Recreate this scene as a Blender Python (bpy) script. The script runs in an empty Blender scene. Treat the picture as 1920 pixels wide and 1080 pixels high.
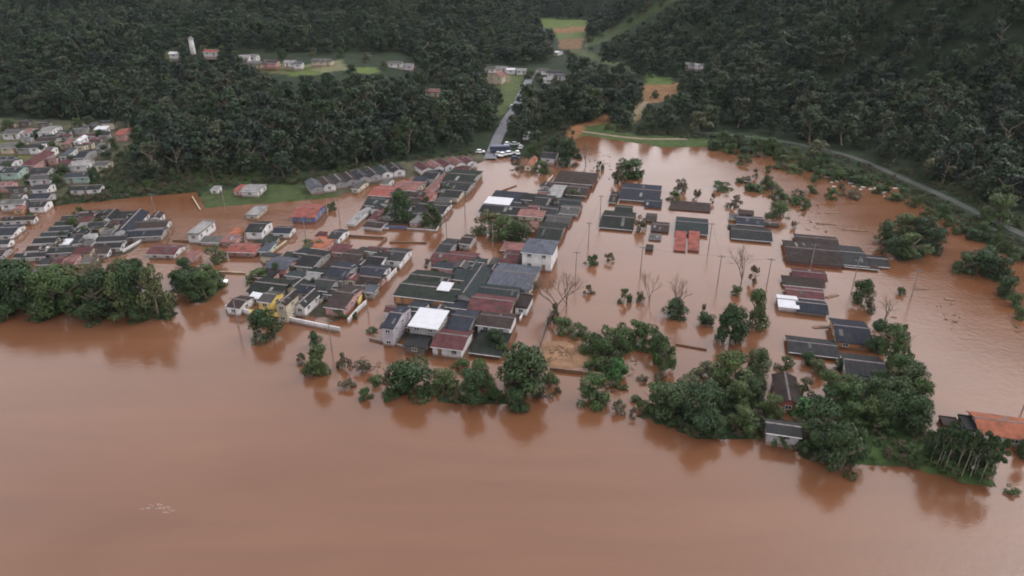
import bpy, math, random
import numpy as np

# ------------------------------------------------------------------ camera, sky, sun, exposure
sc = bpy.context.scene
COL = sc.collection
CAMH, FPX = 80.0, 1300.0
TH = math.atan(650.0 / FPX)                     # pitch below the horizon
cam_d = bpy.data.cameras.new('camera'); cam = bpy.data.objects.new('camera', cam_d); COL.objects.link(cam)
cam.location = (0, 0, CAMH); cam.rotation_euler = (math.pi / 2 - TH, 0, 0)
cam_d.sensor_width = 36; cam_d.lens = FPX / 1920 * 36; cam_d.clip_start = 1; cam_d.clip_end = 8000
sc.camera = cam

SUN_EL, SUN_AZ = math.radians(45), math.radians(66)
w = bpy.data.worlds.new('World'); sc.world = w; w.use_nodes = True
nt = w.node_tree; nt.nodes.clear()
out = nt.nodes.new('ShaderNodeOutputWorld'); bgn = nt.nodes.new('ShaderNodeBackground')
sky = nt.nodes.new('ShaderNodeTexSky'); sky.sky_type = 'NISHITA'; sky.sun_disc = False
sky.sun_elevation = SUN_EL; sky.sun_rotation = SUN_AZ; sky.dust_density = 6; sky.air_density = 1.5; sky.ozone_density = 1
hs = nt.nodes.new('ShaderNodeHueSaturation'); hs.inputs['Saturation'].default_value = 0.18   # grey cloud cover
nt.links.new(sky.outputs[0], hs.inputs['Color']); cl = nt.nodes.new('ShaderNodeMix'); cl.data_type = 'RGBA'; cl.inputs['Factor'].default_value = .55   # even cloud deck over the sky
cl.inputs['B'].default_value = (9.5, 9.2, 9.6, 1)
nt.links.new(hs.outputs[0], cl.inputs['A']); nt.links.new(cl.outputs['Result'], bgn.inputs[0])
bgn.inputs[1].default_value = 0.15
nt.links.new(bgn.outputs[0], out.inputs[0])
sd = bpy.data.lights.new('sun', 'SUN'); so = bpy.data.objects.new('sun', sd); COL.objects.link(so)
sd.energy = 0.5; sd.angle = math.radians(25); sd.color = (1, .96, .9)
# sky azimuth is measured from +Y towards +X
sdir = (math.sin(SUN_AZ) * math.cos(SUN_EL), math.cos(SUN_AZ) * math.cos(SUN_EL), math.sin(SUN_EL))
from mathutils import Vector
so.rotation_euler = Vector(sdir).to_track_quat('Z', 'Y').to_euler(); so.location = (0, 0, 400)
sc.view_settings.view_transform = 'Standard'; sc.view_settings.look = 'None'
sc.view_settings.gamma = 1; sc.view_settings.exposure = 0.8; sc.view_settings.use_curve_mapping = False
sc.render.engine = 'CYCLES'
sc.cycles.filter_width = 1.9
sc.cycles.max_bounces = 4; sc.cycles.diffuse_bounces = 2; sc.cycles.glossy_bounces = 2

# ------------------------------------------------------------------ pixel <-> world
FW = np.array([0, math.cos(TH), -math.sin(TH)]); UP = np.array([0, math.sin(TH), math.cos(TH)])
def ray(px, py):
    return FW + np.array([1, 0, 0]) * ((px - 960) / FPX) + UP * ((540 - py) / FPX)
def at(px, py, z=0.0):
    d = ray(px, py); t = (z - CAMH) / d[2]
    return d[0] * t, d[1] * t
def project(X, Y, Z):
    zc = Y * FW[1] + (Z - CAMH) * FW[2]; yc = Y * UP[1] + (Z - CAMH) * UP[2]
    zc = np.maximum(zc, 1.0)
    return 960 + FPX * X / zc, 540 - FPX * yc / zc
def scale_at(X, Y, Z):                        # photo pixels per metre
    return FPX / (Y * FW[1] + (Z - CAMH) * FW[2])
def inside(poly, X, Y):
    X = np.asarray(X, float); Y = np.asarray(Y, float); r = np.zeros(X.shape, bool); n = len(poly)
    for i in range(n):
        x0, y0 = poly[i]; x1, y1 = poly[(i + 1) % n]
        if y0 == y1: continue
        r ^= ((y0 > Y) != (y1 > Y)) & (X < (x1 - x0) * (Y - y0) / (y1 - y0) + x0)
    return r
def sdist(poly, X, Y):                        # > 0 inside
    X = np.asarray(X, float); Y = np.asarray(Y, float); d = np.full(X.shape, 1e9); n = len(poly)
    for i in range(n):
        x0, y0 = poly[i]; x1, y1 = poly[(i + 1) % n]
        ex, ey = x1 - x0, y1 - y0; L = ex * ex + ey * ey + 1e-9
        t = np.clip(((X - x0) * ex + (Y - y0) * ey) / L, 0, 1)
        d = np.minimum(d, np.hypot(X - x0 - t * ex, Y - y0 - t * ey))
    return np.where(inside(poly, X, Y), d, -d)
def sm(x): x = np.clip(x, 0, 1); return x * x * (3 - 2 * x)
def vnoise(X, Y, seed=0):                     # smooth value noise
    r = np.random.RandomState(seed).rand(256, 256)
    xi = np.floor(X).astype(int); yi = np.floor(Y).astype(int); fx = sm(X - xi); fy = sm(Y - yi)
    g = lambda a, b: r[a % 256, b % 256]
    return (g(xi, yi) * (1 - fx) + g(xi + 1, yi) * fx) * (1 - fy) + (g(xi, yi + 1) * (1 - fx) + g(xi + 1, yi + 1) * fx) * fy
def fbm(X, Y, s, seed=0):
    return sum(vnoise(X / s * 2 ** k, Y / s * 2 ** k, seed + k) / 2 ** k for k in range(3)) / 1.75 - .5

# ------------------------------------------------------------------ materials
MATS = {}
def nodes(m): m.use_nodes = True; return m.node_tree.nodes, m.node_tree.links, m.node_tree.nodes['Principled BSDF']
def mat(name, col, rough=.7, var=.25, scale=3.0, bump=0.0, kind=None, spec=.3, rnd=0.0, metallic=0.0):
    """procedural: two scales of noise over the base colour, per-object variation, optional corrugation"""
    if name in MATS: return MATS[name]
    m = bpy.data.materials.new(name); N, L, B = nodes(m)
    tc = N.new('ShaderNodeTexCoord'); oi = N.new('ShaderNodeObjectInfo')
    add = N.new('ShaderNodeVectorMath'); add.operation = 'ADD'
    cmb = N.new('ShaderNodeMath'); cmb.operation = 'MULTIPLY'; cmb.inputs[1].default_value = 37
    L.new(oi.outputs['Random'], cmb.inputs[0]); L.new(tc.outputs['Object'], add.inputs[0]); L.new(cmb.outputs[0], add.inputs[1])
    n1 = N.new('ShaderNodeTexNoise'); n1.inputs['Scale'].default_value = scale * .25; n1.inputs['Detail'].default_value = 6
    mp = N.new('ShaderNodeMapping')
    if kind == 'sheet': mp.inputs['Scale'].default_value = (3.5, .5, 1)
    L.new(add.outputs[0], mp.inputs[0]); L.new(mp.outputs[0], n1.inputs[0])
    mr = N.new('ShaderNodeMapRange'); mr.inputs[1].default_value = .3; mr.inputs[2].default_value = .7
    mr.inputs[3].default_value = 1 - var; mr.inputs[4].default_value = 1 + var
    L.new(n1.outputs[0], mr.inputs[0])
    mr2 = N.new('ShaderNodeMapRange'); mr2.inputs[3].default_value = 1 - rnd; mr2.inputs[4].default_value = 1 + rnd
    L.new(oi.outputs['Random'], mr2.inputs[0])
    mu = N.new('ShaderNodeMath'); mu.operation = 'MULTIPLY'; L.new(mr.outputs[0], mu.inputs[0]); L.new(mr2.outputs[0], mu.inputs[1])
    vm = N.new('ShaderNodeVectorMath'); vm.operation = 'SCALE'; vm.inputs[0].default_value = col
    L.new(mu.outputs[0], vm.inputs['Scale'])
    last = vm.outputs[0]
    if kind in ('sheet', 'tile'):             # dirt and moss blotches with a shape of their own
        n2 = N.new('ShaderNodeTexNoise'); n2.inputs['Scale'].default_value = .45; n2.inputs['Detail'].default_value = 8
        L.new(add.outputs[0], n2.inputs[0])
        r2 = N.new('ShaderNodeMapRange'); r2.inputs[1].default_value = .52; r2.inputs[2].default_value = .68; r2.inputs[4].default_value = .55
        L.new(n2.outputs[0], r2.inputs[0])
        mx = N.new('ShaderNodeMix'); mx.data_type = 'RGBA'
        L.new(r2.outputs[0], mx.inputs['Factor']); L.new(last, mx.inputs['A']); mx.inputs['B'].default_value = (.028, .03, .024, 1)
        last = mx.outputs['Result']
    if kind == 'wall':                        # mud stain left by the water, with a ragged upper edge
        sx = N.new('ShaderNodeSeparateXYZ'); L.new(tc.outputs['Object'], sx.inputs[0]); n3_ = N.new('ShaderNodeTexNoise'); n3_.inputs['Scale'].default_value = 1.4; n3_.inputs['Detail'].default_value = 5; L.new(add.outputs[0], n3_.inputs[0])
        a3 = N.new('ShaderNodeMath'); a3.operation = 'MULTIPLY_ADD'; a3.inputs[1].default_value = -.9; L.new(n3_.outputs[0], a3.inputs[0]); L.new(sx.outputs[2], a3.inputs[2])
        r3 = N.new('ShaderNodeMapRange'); r3.inputs[1].default_value = -.25; r3.inputs[2].default_value = .25; r3.inputs[3].default_value = .75; r3.inputs[4].default_value = 0; L.new(a3.outputs[0], r3.inputs[0])
        mx = N.new('ShaderNodeMix'); mx.data_type = 'RGBA'; L.new(r3.outputs[0], mx.inputs['Factor']); L.new(last, mx.inputs['A']); mx.inputs['B'].default_value = (.12, .065, .04, 1); last = mx.outputs['Result']
    L.new(last, B.inputs['Base Color'])
    B.inputs['Roughness'].default_value = rough; B.inputs['Specular IOR Level'].default_value = spec; B.inputs['Metallic'].default_value = metallic
    if bump:
        bp = N.new('ShaderNodeBump'); bp.inputs['Strength'].default_value = bump; bp.inputs['Distance'].default_value = .06
        if kind in ('sheet', 'tile'):
            wv = N.new('ShaderNodeTexWave'); wv.inputs['Scale'].default_value = 1.3 if kind == 'sheet' else 1.0
            wv.inputs['Distortion'].default_value = .3; L.new(tc.outputs['Object'], wv.inputs[0]); L.new(wv.outputs[1], bp.inputs['Height'])
        else:
            L.new(n1.outputs[0], bp.inputs['Height'])
        L.new(bp.outputs[0], B.inputs['Normal'])
    MATS[name] = m; return m
def leafmat(name, cols, rough=.55):
    if name in MATS: return MATS[name]
    m = bpy.data.materials.new(name); N, L, B = nodes(m)
    oi = N.new('ShaderNodeObjectInfo'); cr = N.new('ShaderNodeValToRGB')
    el = cr.color_ramp.elements
    for i, c in enumerate(cols):
        e = el[i] if i < 2 else el.new(1)
        e.position = i / (len(cols) - 1); e.color = (*c, 1)
    L.new(oi.outputs['Random'], cr.inputs[0])
    tc = N.new('ShaderNodeTexCoord'); n1 = N.new('ShaderNodeTexNoise'); n1.inputs['Scale'].default_value = .8; n1.inputs['Detail'].default_value = 4
    L.new(tc.outputs['Object'], n1.inputs[0])
    mr = N.new('ShaderNodeMapRange'); mr.inputs[1].default_value = .3; mr.inputs[2].default_value = .7; mr.inputs[3].default_value = .55; mr.inputs[4].default_value = 1.5
    L.new(n1.outputs[0], mr.inputs[0])
    vm = N.new('ShaderNodeVectorMath'); vm.operation = 'SCALE'; L.new(cr.outputs[0], vm.inputs[0]); L.new(mr.outputs[0], vm.inputs['Scale'])
    L.new(vm.outputs[0], B.inputs['Base Color']); B.inputs['Roughness'].default_value = rough; B.inputs['Specular IOR Level'].default_value = .25
    MATS[name] = m; return m

# ------------------------------------------------------------------ object helpers
def obj(name, me, material=None, parent=None, loc=None):
    o = bpy.data.objects.new(name, me); COL.objects.link(o)
    if material is not None and me is not None and not me.materials: me.materials.append(material)
    if parent: o.parent = parent
    if loc: o.location = loc
    return o
def me_from(name, V, F, material=None, smooth=False):
    me = bpy.data.meshes.new(name); me.from_pydata([tuple(map(float, v)) for v in V], [], F); me.update()
    if material: me.materials.append(material)
    if smooth: me.polygons.foreach_set('use_smooth', [True] * len(me.polygons))
    return me
def tag(o, label, cat, group=None):
    o['label'] = label; o['category'] = cat
    if group: o['group'] = group
    return o
def empty(name, loc, rz=0.0):
    o = bpy.data.objects.new(name, None); COL.objects.link(o); o.location = loc; o.rotation_euler = (0, 0, rz); o.empty_display_size = .2
    return o
def struct(name, me, material=None):
    o = obj(name, me, material); o['kind'] = 'structure'; return o
class MB:
    def __init__(s): s.V = []; s.F = []
    def box(s, x0, x1, y0, y1, z0, z1):
        b = len(s.V); s.V += [(x, y, z) for z in (z0, z1) for (x, y) in ((x0, y0), (x1, y0), (x1, y1), (x0, y1))]
        s.F += [tuple(b + i for i in f) for f in ((3, 2, 1, 0), (4, 5, 6, 7), (0, 1, 5, 4), (1, 2, 6, 5), (2, 3, 7, 6), (3, 0, 4, 7))]; return s
    def prism(s, prof, a0, a1, axis='x'):      # closed profile (p, z) extruded along an axis
        b = len(s.V); n = len(prof)
        for a in (a0, a1): s.V += [(a, p, z) if axis == 'x' else (p, a, z) for p, z in prof]
        s.F += [(b + i, b + (i + 1) % n, b + n + (i + 1) % n, b + n + i) for i in range(n)]
        s.F += [tuple(b + i for i in reversed(range(n))), tuple(b + n + i for i in range(n))]; return s
    def tube(s, p, q, r0, r1, n=5):
        p = np.array(p, float); q = np.array(q, float); d = q - p; d = d / (np.linalg.norm(d) + 1e-9)
        a = np.cross(d, (0, 0, 1) if abs(d[2]) < .9 else (1, 0, 0)); a /= np.linalg.norm(a); c = np.cross(d, a); b = len(s.V)
        for P, r in ((p, r0), (q, r1)):
            for k in range(n):
                t = 2 * math.pi * k / n; s.V.append(tuple(P + r * (math.cos(t) * a + math.sin(t) * c)))
        s.F += [(b + k, b + (k + 1) % n, b + n + (k + 1) % n, b + n + k) for k in range(n)] + [tuple(b + n + k for k in range(n))]; return s
    def mesh(s, name, material=None, smooth=False): return me_from(name, s.V, s.F, material, smooth)

# ------------------------------------------------------------------ terrain
W = lambda pts: [at(x, y) for x, y in pts]    # photo outline on the water level -> world outline
LAND = W([(-900, 410), (0, 393), (95, 389), (125, 386), (210, 377), (366, 361), (378, 394), (470, 385), (560, 379), (636, 372), (662, 360), (690, 350),
          (800, 328), (900, 307), (928, 296), (975, 296), (1000, 303), (1040, 308), (1068, 285), (1080, 262), (1100, 256), (1180, 268), (1240, 277), (1330, 277),
          (1390, 282), (1500, 306), (1570, 330), (1660, 345), (1730, 385), (1800, 428), (1860, 470), (1935, 500), (2500, 700), (9000, 900),
          (9000, -90), (-9000, -90), (-9000, 410)])
HILL_L = W([(-2000, 190), (0, 222), (130, 226), (240, 236), (262, 262), (205, 325), (105, 386), (368, 358), (560, 335), (700, 306), (890, 288), (918, 272),
            (950, 215), (975, 170), (985, 130), (1010, 60), (1000, 20), (-4000, 20)])
MOUND = W([(985, 240), (1005, 150), (1075, 128), (1150, 118), (1200, 150), (1195, 205), (1120, 240), (1060, 262)])
MT_L = W([(-6000, 110), (0, 98), (300, 82), (560, 96), (720, 108), (900, 104), (985, 78), (1018, 40), (1012, 5), (900, -40), (-6000, -60)])
MT_R = W([(9000, 700), (1990, 440), (1900, 396), (1800, 348), (1690, 306), (1560, 268), (1430, 250), (1330, 238), (1262, 228), (1240, 190), (1300, 160), (1230, 132), (1130, 100),
          (1088, 94), (1100, 72), (1150, 40), (1220, 5), (1300, -40), (9000, -60)])
MT_B = W([(-6000, 22), (980, 34), (1120, 38), (1230, 26), (6000, 10), (6000, -90), (-6000, -90)])
ISLES = [(W(p), h) for p, h in [
    ([(-300, 560), (0, 575), (150, 592), (320, 602), (335, 590), (330, 560), (250, 540), (100, 530), (-300, 500)], .6),
    ([(330, 600), (345, 580), (420, 560), (450, 585), (430, 606)], -.5),
    ([(1012, 640), (1060, 636), (1105, 655), (1110, 690), (1060, 696), (1010, 690)], .45),
    ([(1100, 660), (1180, 640), (1265, 660), (1268, 690), (1235, 705), (1222, 668), (1180, 660), (1150, 712), (1110, 700)], .5),
    ([(1180, 780), (1260, 745), (1400, 700), (1440, 690), (1440, 760), (1500, 800), (1460, 826), (1300, 826)], .5),
    ([(1460, 830), (1500, 780), (1600, 690), (1690, 680), (1725, 780), (1740, 830), (1850, 890), (1900, 925), (1830, 915), (1700, 880), (1600, 870), (1520, 870)], .8),
    ([(720, 745), (840, 735), (960, 735), (1020, 745), (960, 768), (870, 766)], .3),
    ([(1640, 440), (1700, 430), (1750, 450), (1740, 490), (1680, 495)], .25),
    ([(1140, 322), (1212, 318), (1210, 336), (1150, 342)], .2),
    ([(1395, 325), (1500, 322), (1560, 345), (1600, 372), (1540, 378), (1440, 362)], -.4),
    ([(355, 515), (420, 500), (435, 530), (390, 572), (345, 570)], .3),
    ([(285, 405), (322, 412), (268, 462), (240, 480), (150, 500), (40, 495), (30, 470), (130, 408), (205, 395)], .1),
    ([(-100, 420), (72, 402), (45, 425), (10, 470), (-100, 480)], .1),
    ([(480, 500), (500, 480), (560, 480), (640, 470), (700, 465), (765, 478), (740, 510), (690, 555), (640, 610), (560, 590), (520, 580), (440, 575), (465, 545)], .12),
    ([(750, 550), (800, 510), (830, 480), (880, 490), (1010, 505), (1010, 545), (975, 600), (960, 650), (900, 665), (800, 655), (720, 640), (700, 615)], .12),
    ([(655, 410), (690, 360), (800, 335), (905, 310), (880, 345), (850, 395), (822, 425), (720, 425)], .12),
    ([(895, 395), (930, 370), (985, 375), (1040, 330), (1115, 335), (1095, 375), (1080, 410), (1050, 440), (1000, 425), (900, 405)], .08),
    ([(440, 470), (490, 435), (545, 430), (500, 480)], .06),
    ([(520, 605), (545, 600), (640, 618), (690, 560), (700, 540), (620, 520), (500, 540)], -.1)]]
xs = np.concatenate([-np.geomspace(1500, 226, 64), np.arange(-222, 223, 2.2), np.geomspace(226, 1500, 64)])
ys = np.concatenate([np.arange(40, 430, 2.2), np.geomspace(432, 1700, 90)])
GX, GY = np.meshgrid(xs, ys)
def rise(poly, X, Y, gain, soft, wob=18, seed=3):
    d = sdist(poly, X, Y) + wob * fbm(X, Y, 60, seed)
    d = np.maximum(d, 0); return gain * (np.sqrt(d * d + soft * soft) - soft)
def terrain(X, Y):
    dl = sdist(LAND, X, Y) + 2.0 * fbm(X, Y, 14, 9)
    z = -1.9 + 2.3 * sm((dl + 3.5) / 6) + 1.2 * sm(dl / 40)
    for p, h in ISLES:
        di = sdist(p, X, Y) + 1.2 * fbm(X, Y, 9, 21)
        z = np.maximum(z, -1.9 + (1.9 + h) * sm((di + 2) / 3.5))
    z = z + 17 * sm(sdist(HILL_L, X, Y) / 125) * (1 + .7 * fbm(X, Y, 60, 5)) + 9 * sm(sdist(MOUND, X, Y) / 45)
    ml = rise(MT_L, X, Y, 1.0, 70, 40, 7); mr_ = rise(MT_R, X, Y, .74, 30, 30, 11); mb = rise(MT_B, X, Y, .25, 60, 30, 13)
    az = X / np.maximum(Y, 1)                   # the valley opens in the middle: shoulders fall away towards it
    hi = np.maximum(np.maximum(np.minimum(ml, 60 + 290 * sm(-az / .2)), np.minimum(mr_, 62 + 210 * sm((az - .14) / .14))), np.minimum(mb, 70))
    return z + hi * (1 + .22 * fbm(X, Y, 150, 17)) + sm(hi / 25) * 40 * fbm(X, Y, 100, 41) + np.minimum(hi, 6) * .5 * fbm(X, Y, 25, 19)
GZ = terrain(GX, GY)
def ground_z(X, Y):
    i = np.clip(np.searchsorted(xs, X) - 1, 0, len(xs) - 2); j = np.clip(np.searchsorted(ys, Y) - 1, 0, len(ys) - 2)
    fx = np.clip((X - xs[i]) / (xs[i + 1] - xs[i]), 0, 1); fy = np.clip((Y - ys[j]) / (ys[j + 1] - ys[j]), 0, 1)
    return (GZ[j, i] * (1 - fx) + GZ[j, i + 1] * fx) * (1 - fy) + (GZ[j + 1, i] * (1 - fx) + GZ[j + 1, i + 1] * fx) * fy
def hit(px, py):                               # first meeting of the view ray with ground or water
    d = ray(px, py); t = np.arange(40, 1500, 1.0); X = d[0] * t; Y = d[1] * t; Z = CAMH + d[2] * t
    g = np.maximum(ground_z(X, Y), 0); k = np.argmax(Z <= g)
    return float(X[k]), float(Y[k]), float(g[k])
# land cover: photo outlines carried onto the terrain
PX, PY = project(GX, GY, GZ)
base = np.zeros(GX.shape + (4,)); base[..., 3] = 1
base[..., :3] = (.011, .019, .008)
mudz = sm((.9 - GZ) / 1.2)[..., None]; 
def paint(poly, col, cond=None):
    m = inside(poly, PX, PY)
    if cond is not None: m = m & cond
    base[m, :3] = col
GRASS = [
    ([(366, 361), (378, 396), (470, 387), (640, 374), (655, 350), (560, 338), (480, 350)], (.06, .085, .028)),
    ([(1012, 34), (1105, 38), (1108, 52), (1062, 54), (1020, 52)], (.10, .145, .03)),
    ([(1035, 52), (1105, 50), (1100, 62), (1045, 64)], (.24, .13, .06)),
    ([(1035, 62), (1100, 60), (1095, 76), (1045, 74)], (.10, .135, .035)),
    ([(1045, 74), (1095, 72), (1088, 94), (1050, 92)], (.2, .115, .06)),
    ([(1060, 94), (1090, 92), (1130, 107), (1190, 127), (1240, 150), (1232, 157), (1185, 135), (1120, 115)], (.07, .09, .03)),
    ([(1092, 90), (1108, 72), (1185, 34), (1250, 2), (1262, -20), (1300, -20), (1245, 18), (1180, 52), (1130, 80)], (.062, .09, .032)),
    ([(1212, 140), (1262, 146), (1255, 162), (1212, 165)], (.09, .14, .035)),
    ([(1205, 160), (1255, 160), (1282, 150), (1270, 175), (1240, 192), (1205, 195)], (.24, .13, .06)),
    ([(1185, 195), (1215, 190), (1200, 225), (1180, 235)], (.22, .16, .08)),
    ([(1065, 240), (1110, 225), (1145, 210), (1140, 235), (1100, 242), (1080, 268), (1068, 262)], (.27, .13, .06)),
    ([(1080, 262), (1100, 236), (1150, 230), (1180, 250), (1340, 262), (1390, 285), (1240, 278)], (.065, .10, .03)),
    ([(530, 125), (580, 122), (600, 140), (545, 144)], (.11, .15, .035)),
    ([(570, 122), (640, 112), (655, 130), (600, 138)], (.17, .17, .09)),
    ([(665, 126), (712, 126), (705, 138), (665, 138)], (.11, .155, .04)),
    ([(470, 118), (535, 120), (540, 140), (480, 134)], (.14, .14, .06)),
    ([(285, 95), (330, 95), (355, 118), (310, 125), (285, 112)], (.11, .14, .05)),
    ([(930, 160), (960, 140), (985, 140), (965, 190), (940, 220), (925, 215), (945, 185)], (.085, .115, .035)),
    ([(905, 130), (960, 135), (955, 155), (915, 158)], (.2, .16, .1)),
    ([(380, 300), (520, 285), (560, 320), (480, 345), (330, 350)], (.05, .085, .025)),
    ([(0, 222), (230, 228), (258, 258), (210, 320), (110, 384), (0, 392), (-200, 400), (-200, 215)], (.10, .10, .06)),
    ([(0, 258), (60, 255), (60, 300), (0, 300)], (.13, .14, .05)),
    ([(640, 372), (690, 350), (800, 328), (930, 296), (900, 285), (700, 310), (590, 330)], (.10, .095, .06)),
    ([(1012, 640), (1060, 632), (1105, 655), (1110, 692), (1060, 698), (1005, 692)], (.30, .175, .105)),
    ([(1595, 800), (1690, 800), (1790, 850), (1900, 925), (1830, 918), (1700, 885), (1600, 868)], (.05, .095, .026)),
    ([(1105, 660), (1180, 638), (1265, 660), (1270, 692), (1235, 708), (1150, 715)], (.05, .10, .025)),
]
for p, c in GRASS: paint(p, np.array(c) * .52)
for p, h in ISLES[11:18]: base[sdist(p, GX, GY) > -2, :3] = (.036, .033, .024)
lowm = (GZ < .0) & (GY < 420)
base[lowm, :3] = base[lowm, :3] * .6 + np.array((.12, .065, .035)) * .4
nx, ny = len(xs), len(ys)
V = np.stack([GX, GY, GZ], -1).reshape(-1, 3)
idx = np.arange(nx * ny).reshape(ny, nx)
F = np.stack([idx[:-1, :-1], idx[:-1, 1:], idx[1:, 1:], idx[1:, :-1]], -1).reshape(-1, 4)
def np_mesh(name, V, F, smooth=False):
    me = bpy.data.meshes.new(name); me.vertices.add(len(V)); me.vertices.foreach_set('co', np.asarray(V, np.float32).ravel())
    k = F.shape[1]; me.loops.add(F.size); me.loops.foreach_set('vertex_index', F.astype(np.int32).ravel())
    me.polygons.add(len(F)); me.polygons.foreach_set('loop_start', np.arange(0, F.size, k, dtype=np.int32))
    if smooth: me.polygons.foreach_set('use_smooth', np.ones(len(F), bool))
    me.update(calc_edges=True); me.validate(); return me
gm = np_mesh('ground', V, F, True)
ca = gm.color_attributes.new('cover', 'FLOAT_COLOR', 'POINT'); ca.data.foreach_set('color', base.reshape(-1).astype(np.float32))
m = bpy.data.materials.new('ground_cover'); N, L, B = nodes(m)
at_ = N.new('ShaderNodeAttribute'); at_.attribute_name = 'cover'
tc = N.new('ShaderNodeTexCoord'); n1 = N.new('ShaderNodeTexNoise'); n1.inputs['Scale'].default_value = .25; n1.inputs['Detail'].default_value = 9; n1.inputs['Roughness'].default_value = .7
L.new(tc.outputs['Object'], n1.inputs[0])
mr = N.new('ShaderNodeMapRange'); mr.inputs[1].default_value = .3; mr.inputs[2].default_value = .7; mr.inputs[3].default_value = .5; mr.inputs[4].default_value = 1.45; L.new(n1.outputs[0], mr.inputs[0])
vm = N.new('ShaderNodeVectorMath'); vm.operation = 'SCALE'; L.new(at_.outputs['Color'], vm.inputs[0]); L.new(mr.outputs[0], vm.inputs['Scale'])
L.new(vm.outputs[0], B.inputs['Base Color']); B.inputs['Roughness'].default_value = .9; B.inputs['Specular IOR Level'].default_value = .15
bp = N.new('ShaderNodeBump'); bp.inputs['Strength'].default_value = .6; bp.inputs['Distance'].default_value = .5; L.new(n1.outputs[0], bp.inputs['Height']); L.new(bp.outputs[0], B.inputs['Normal'])
struct('ground', gm, m)

# ------------------------------------------------------------------ muddy flood water
m = bpy.data.materials.new('muddy_water'); N, L, B = nodes(m)
tc = N.new('ShaderNodeTexCoord')
n1 = N.new('ShaderNodeTexNoise'); n1.inputs['Scale'].default_value = .018; n1.inputs['Detail'].default_value = 5; n1.inputs['Distortion'].default_value = 1.2
mp = N.new('ShaderNodeMapping'); mp.inputs['Scale'].default_value = (.6, 1.6, 1); L.new(tc.outputs['Object'], mp.inputs[0]); L.new(mp.outputs[0], n1.inputs[0])
cr = N.new('ShaderNodeValToRGB'); cr.color_ramp.elements[0].position = .3; cr.color_ramp.elements[1].position = .7
cr.color_ramp.elements[0].color = (.098, .041, .0195, 1); cr.color_ramp.elements[1].color = (.115, .0515, .027, 1)
L.new(n1.outputs[0], cr.inputs[0]); L.new(cr.outputs[0], B.inputs['Base Color'])
st = N.new('ShaderNodeTexNoise'); st.inputs['Scale'].default_value = .12; st.inputs['Detail'].default_value = 6; st.inputs['Distortion'].default_value = .8
ms = N.new('ShaderNodeMapping'); ms.inputs['Scale'].default_value = (.16, 1.0, 1); ms.inputs['Rotation'].default_value = (0, 0, .22); L.new(tc.outputs['Object'], ms.inputs[0]); L.new(ms.outputs[0], st.inputs[0])
B.inputs['IOR'].default_value = 1.46; B.inputs['Specular IOR Level'].default_value = .5
n2 = N.new('ShaderNodeTexNoise'); n2.inputs['Scale'].default_value = .05; n2.inputs['Detail'].default_value = 4; L.new(tc.outputs['Object'], n2.inputs[0])
mr = N.new('ShaderNodeMapRange'); mr.inputs[1].default_value = .35; mr.inputs[2].default_value = .65; mr.inputs[3].default_value = .09; mr.inputs[4].default_value = .18
av = N.new('ShaderNodeMath'); av.operation = 'MULTIPLY_ADD'; av.inputs[1].default_value = .5; hv_ = N.new('ShaderNodeMath'); hv_.operation = 'MULTIPLY'; hv_.inputs[1].default_value = .5
L.new(st.outputs[0], hv_.inputs[0]); L.new(n2.outputs[0], av.inputs[0]); L.new(hv_.outputs[0], av.inputs[2])
L.new(av.outputs[0], mr.inputs[0]); L.new(mr.outputs[0], B.inputs['Roughness'])
cb_ = N.new('ShaderNodeMapRange'); cb_.inputs[1].default_value = .3; cb_.inputs[2].default_value = .7; cb_.inputs[3].default_value = .94; cb_.inputs[4].default_value = 1.07; L.new(st.outputs[0], cb_.inputs[0])
sc_c = N.new('ShaderNodeVectorMath'); sc_c.operation = 'SCALE'; L.new(cr.outputs[0], sc_c.inputs[0]); L.new(cb_.outputs[0], sc_c.inputs['Scale']); L.new(sc_c.outputs[0], B.inputs['Base Color'])
n3 = N.new('ShaderNodeTexNoise'); n3.inputs['Scale'].default_value = .7; n3.inputs['Detail'].default_value = 6; n3.inputs['Roughness'].default_value = .6; L.new(tc.outputs['Object'], n3.inputs[0])
n4 = N.new('ShaderNodeTexNoise'); n4.inputs['Scale'].default_value = .15; n4.inputs['Detail'].default_value = 3; L.new(tc.outputs['Object'], n4.inputs[0])
ml = N.new('ShaderNodeMath'); ml.operation = 'MULTIPLY_ADD'; ml.inputs[1].default_value = .6; L.new(n4.outputs[0], ml.inputs[0]); L.new(n3.outputs[0], ml.inputs[2])
bp = N.new('ShaderNodeBump'); bp.inputs['Strength'].default_value = .16; bp.inputs['Distance'].default_value = .25; L.new(ml.outputs[0], bp.inputs['Height']); L.new(bp.outputs[0], B.inputs['Normal'])
struct('flood_water', me_from('flood_water', [(-1500, -60, 0), (1500, -60, 0), (1500, 520, 0), (-1500, 520, 0)], [(0, 1, 2, 3)], m))

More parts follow.
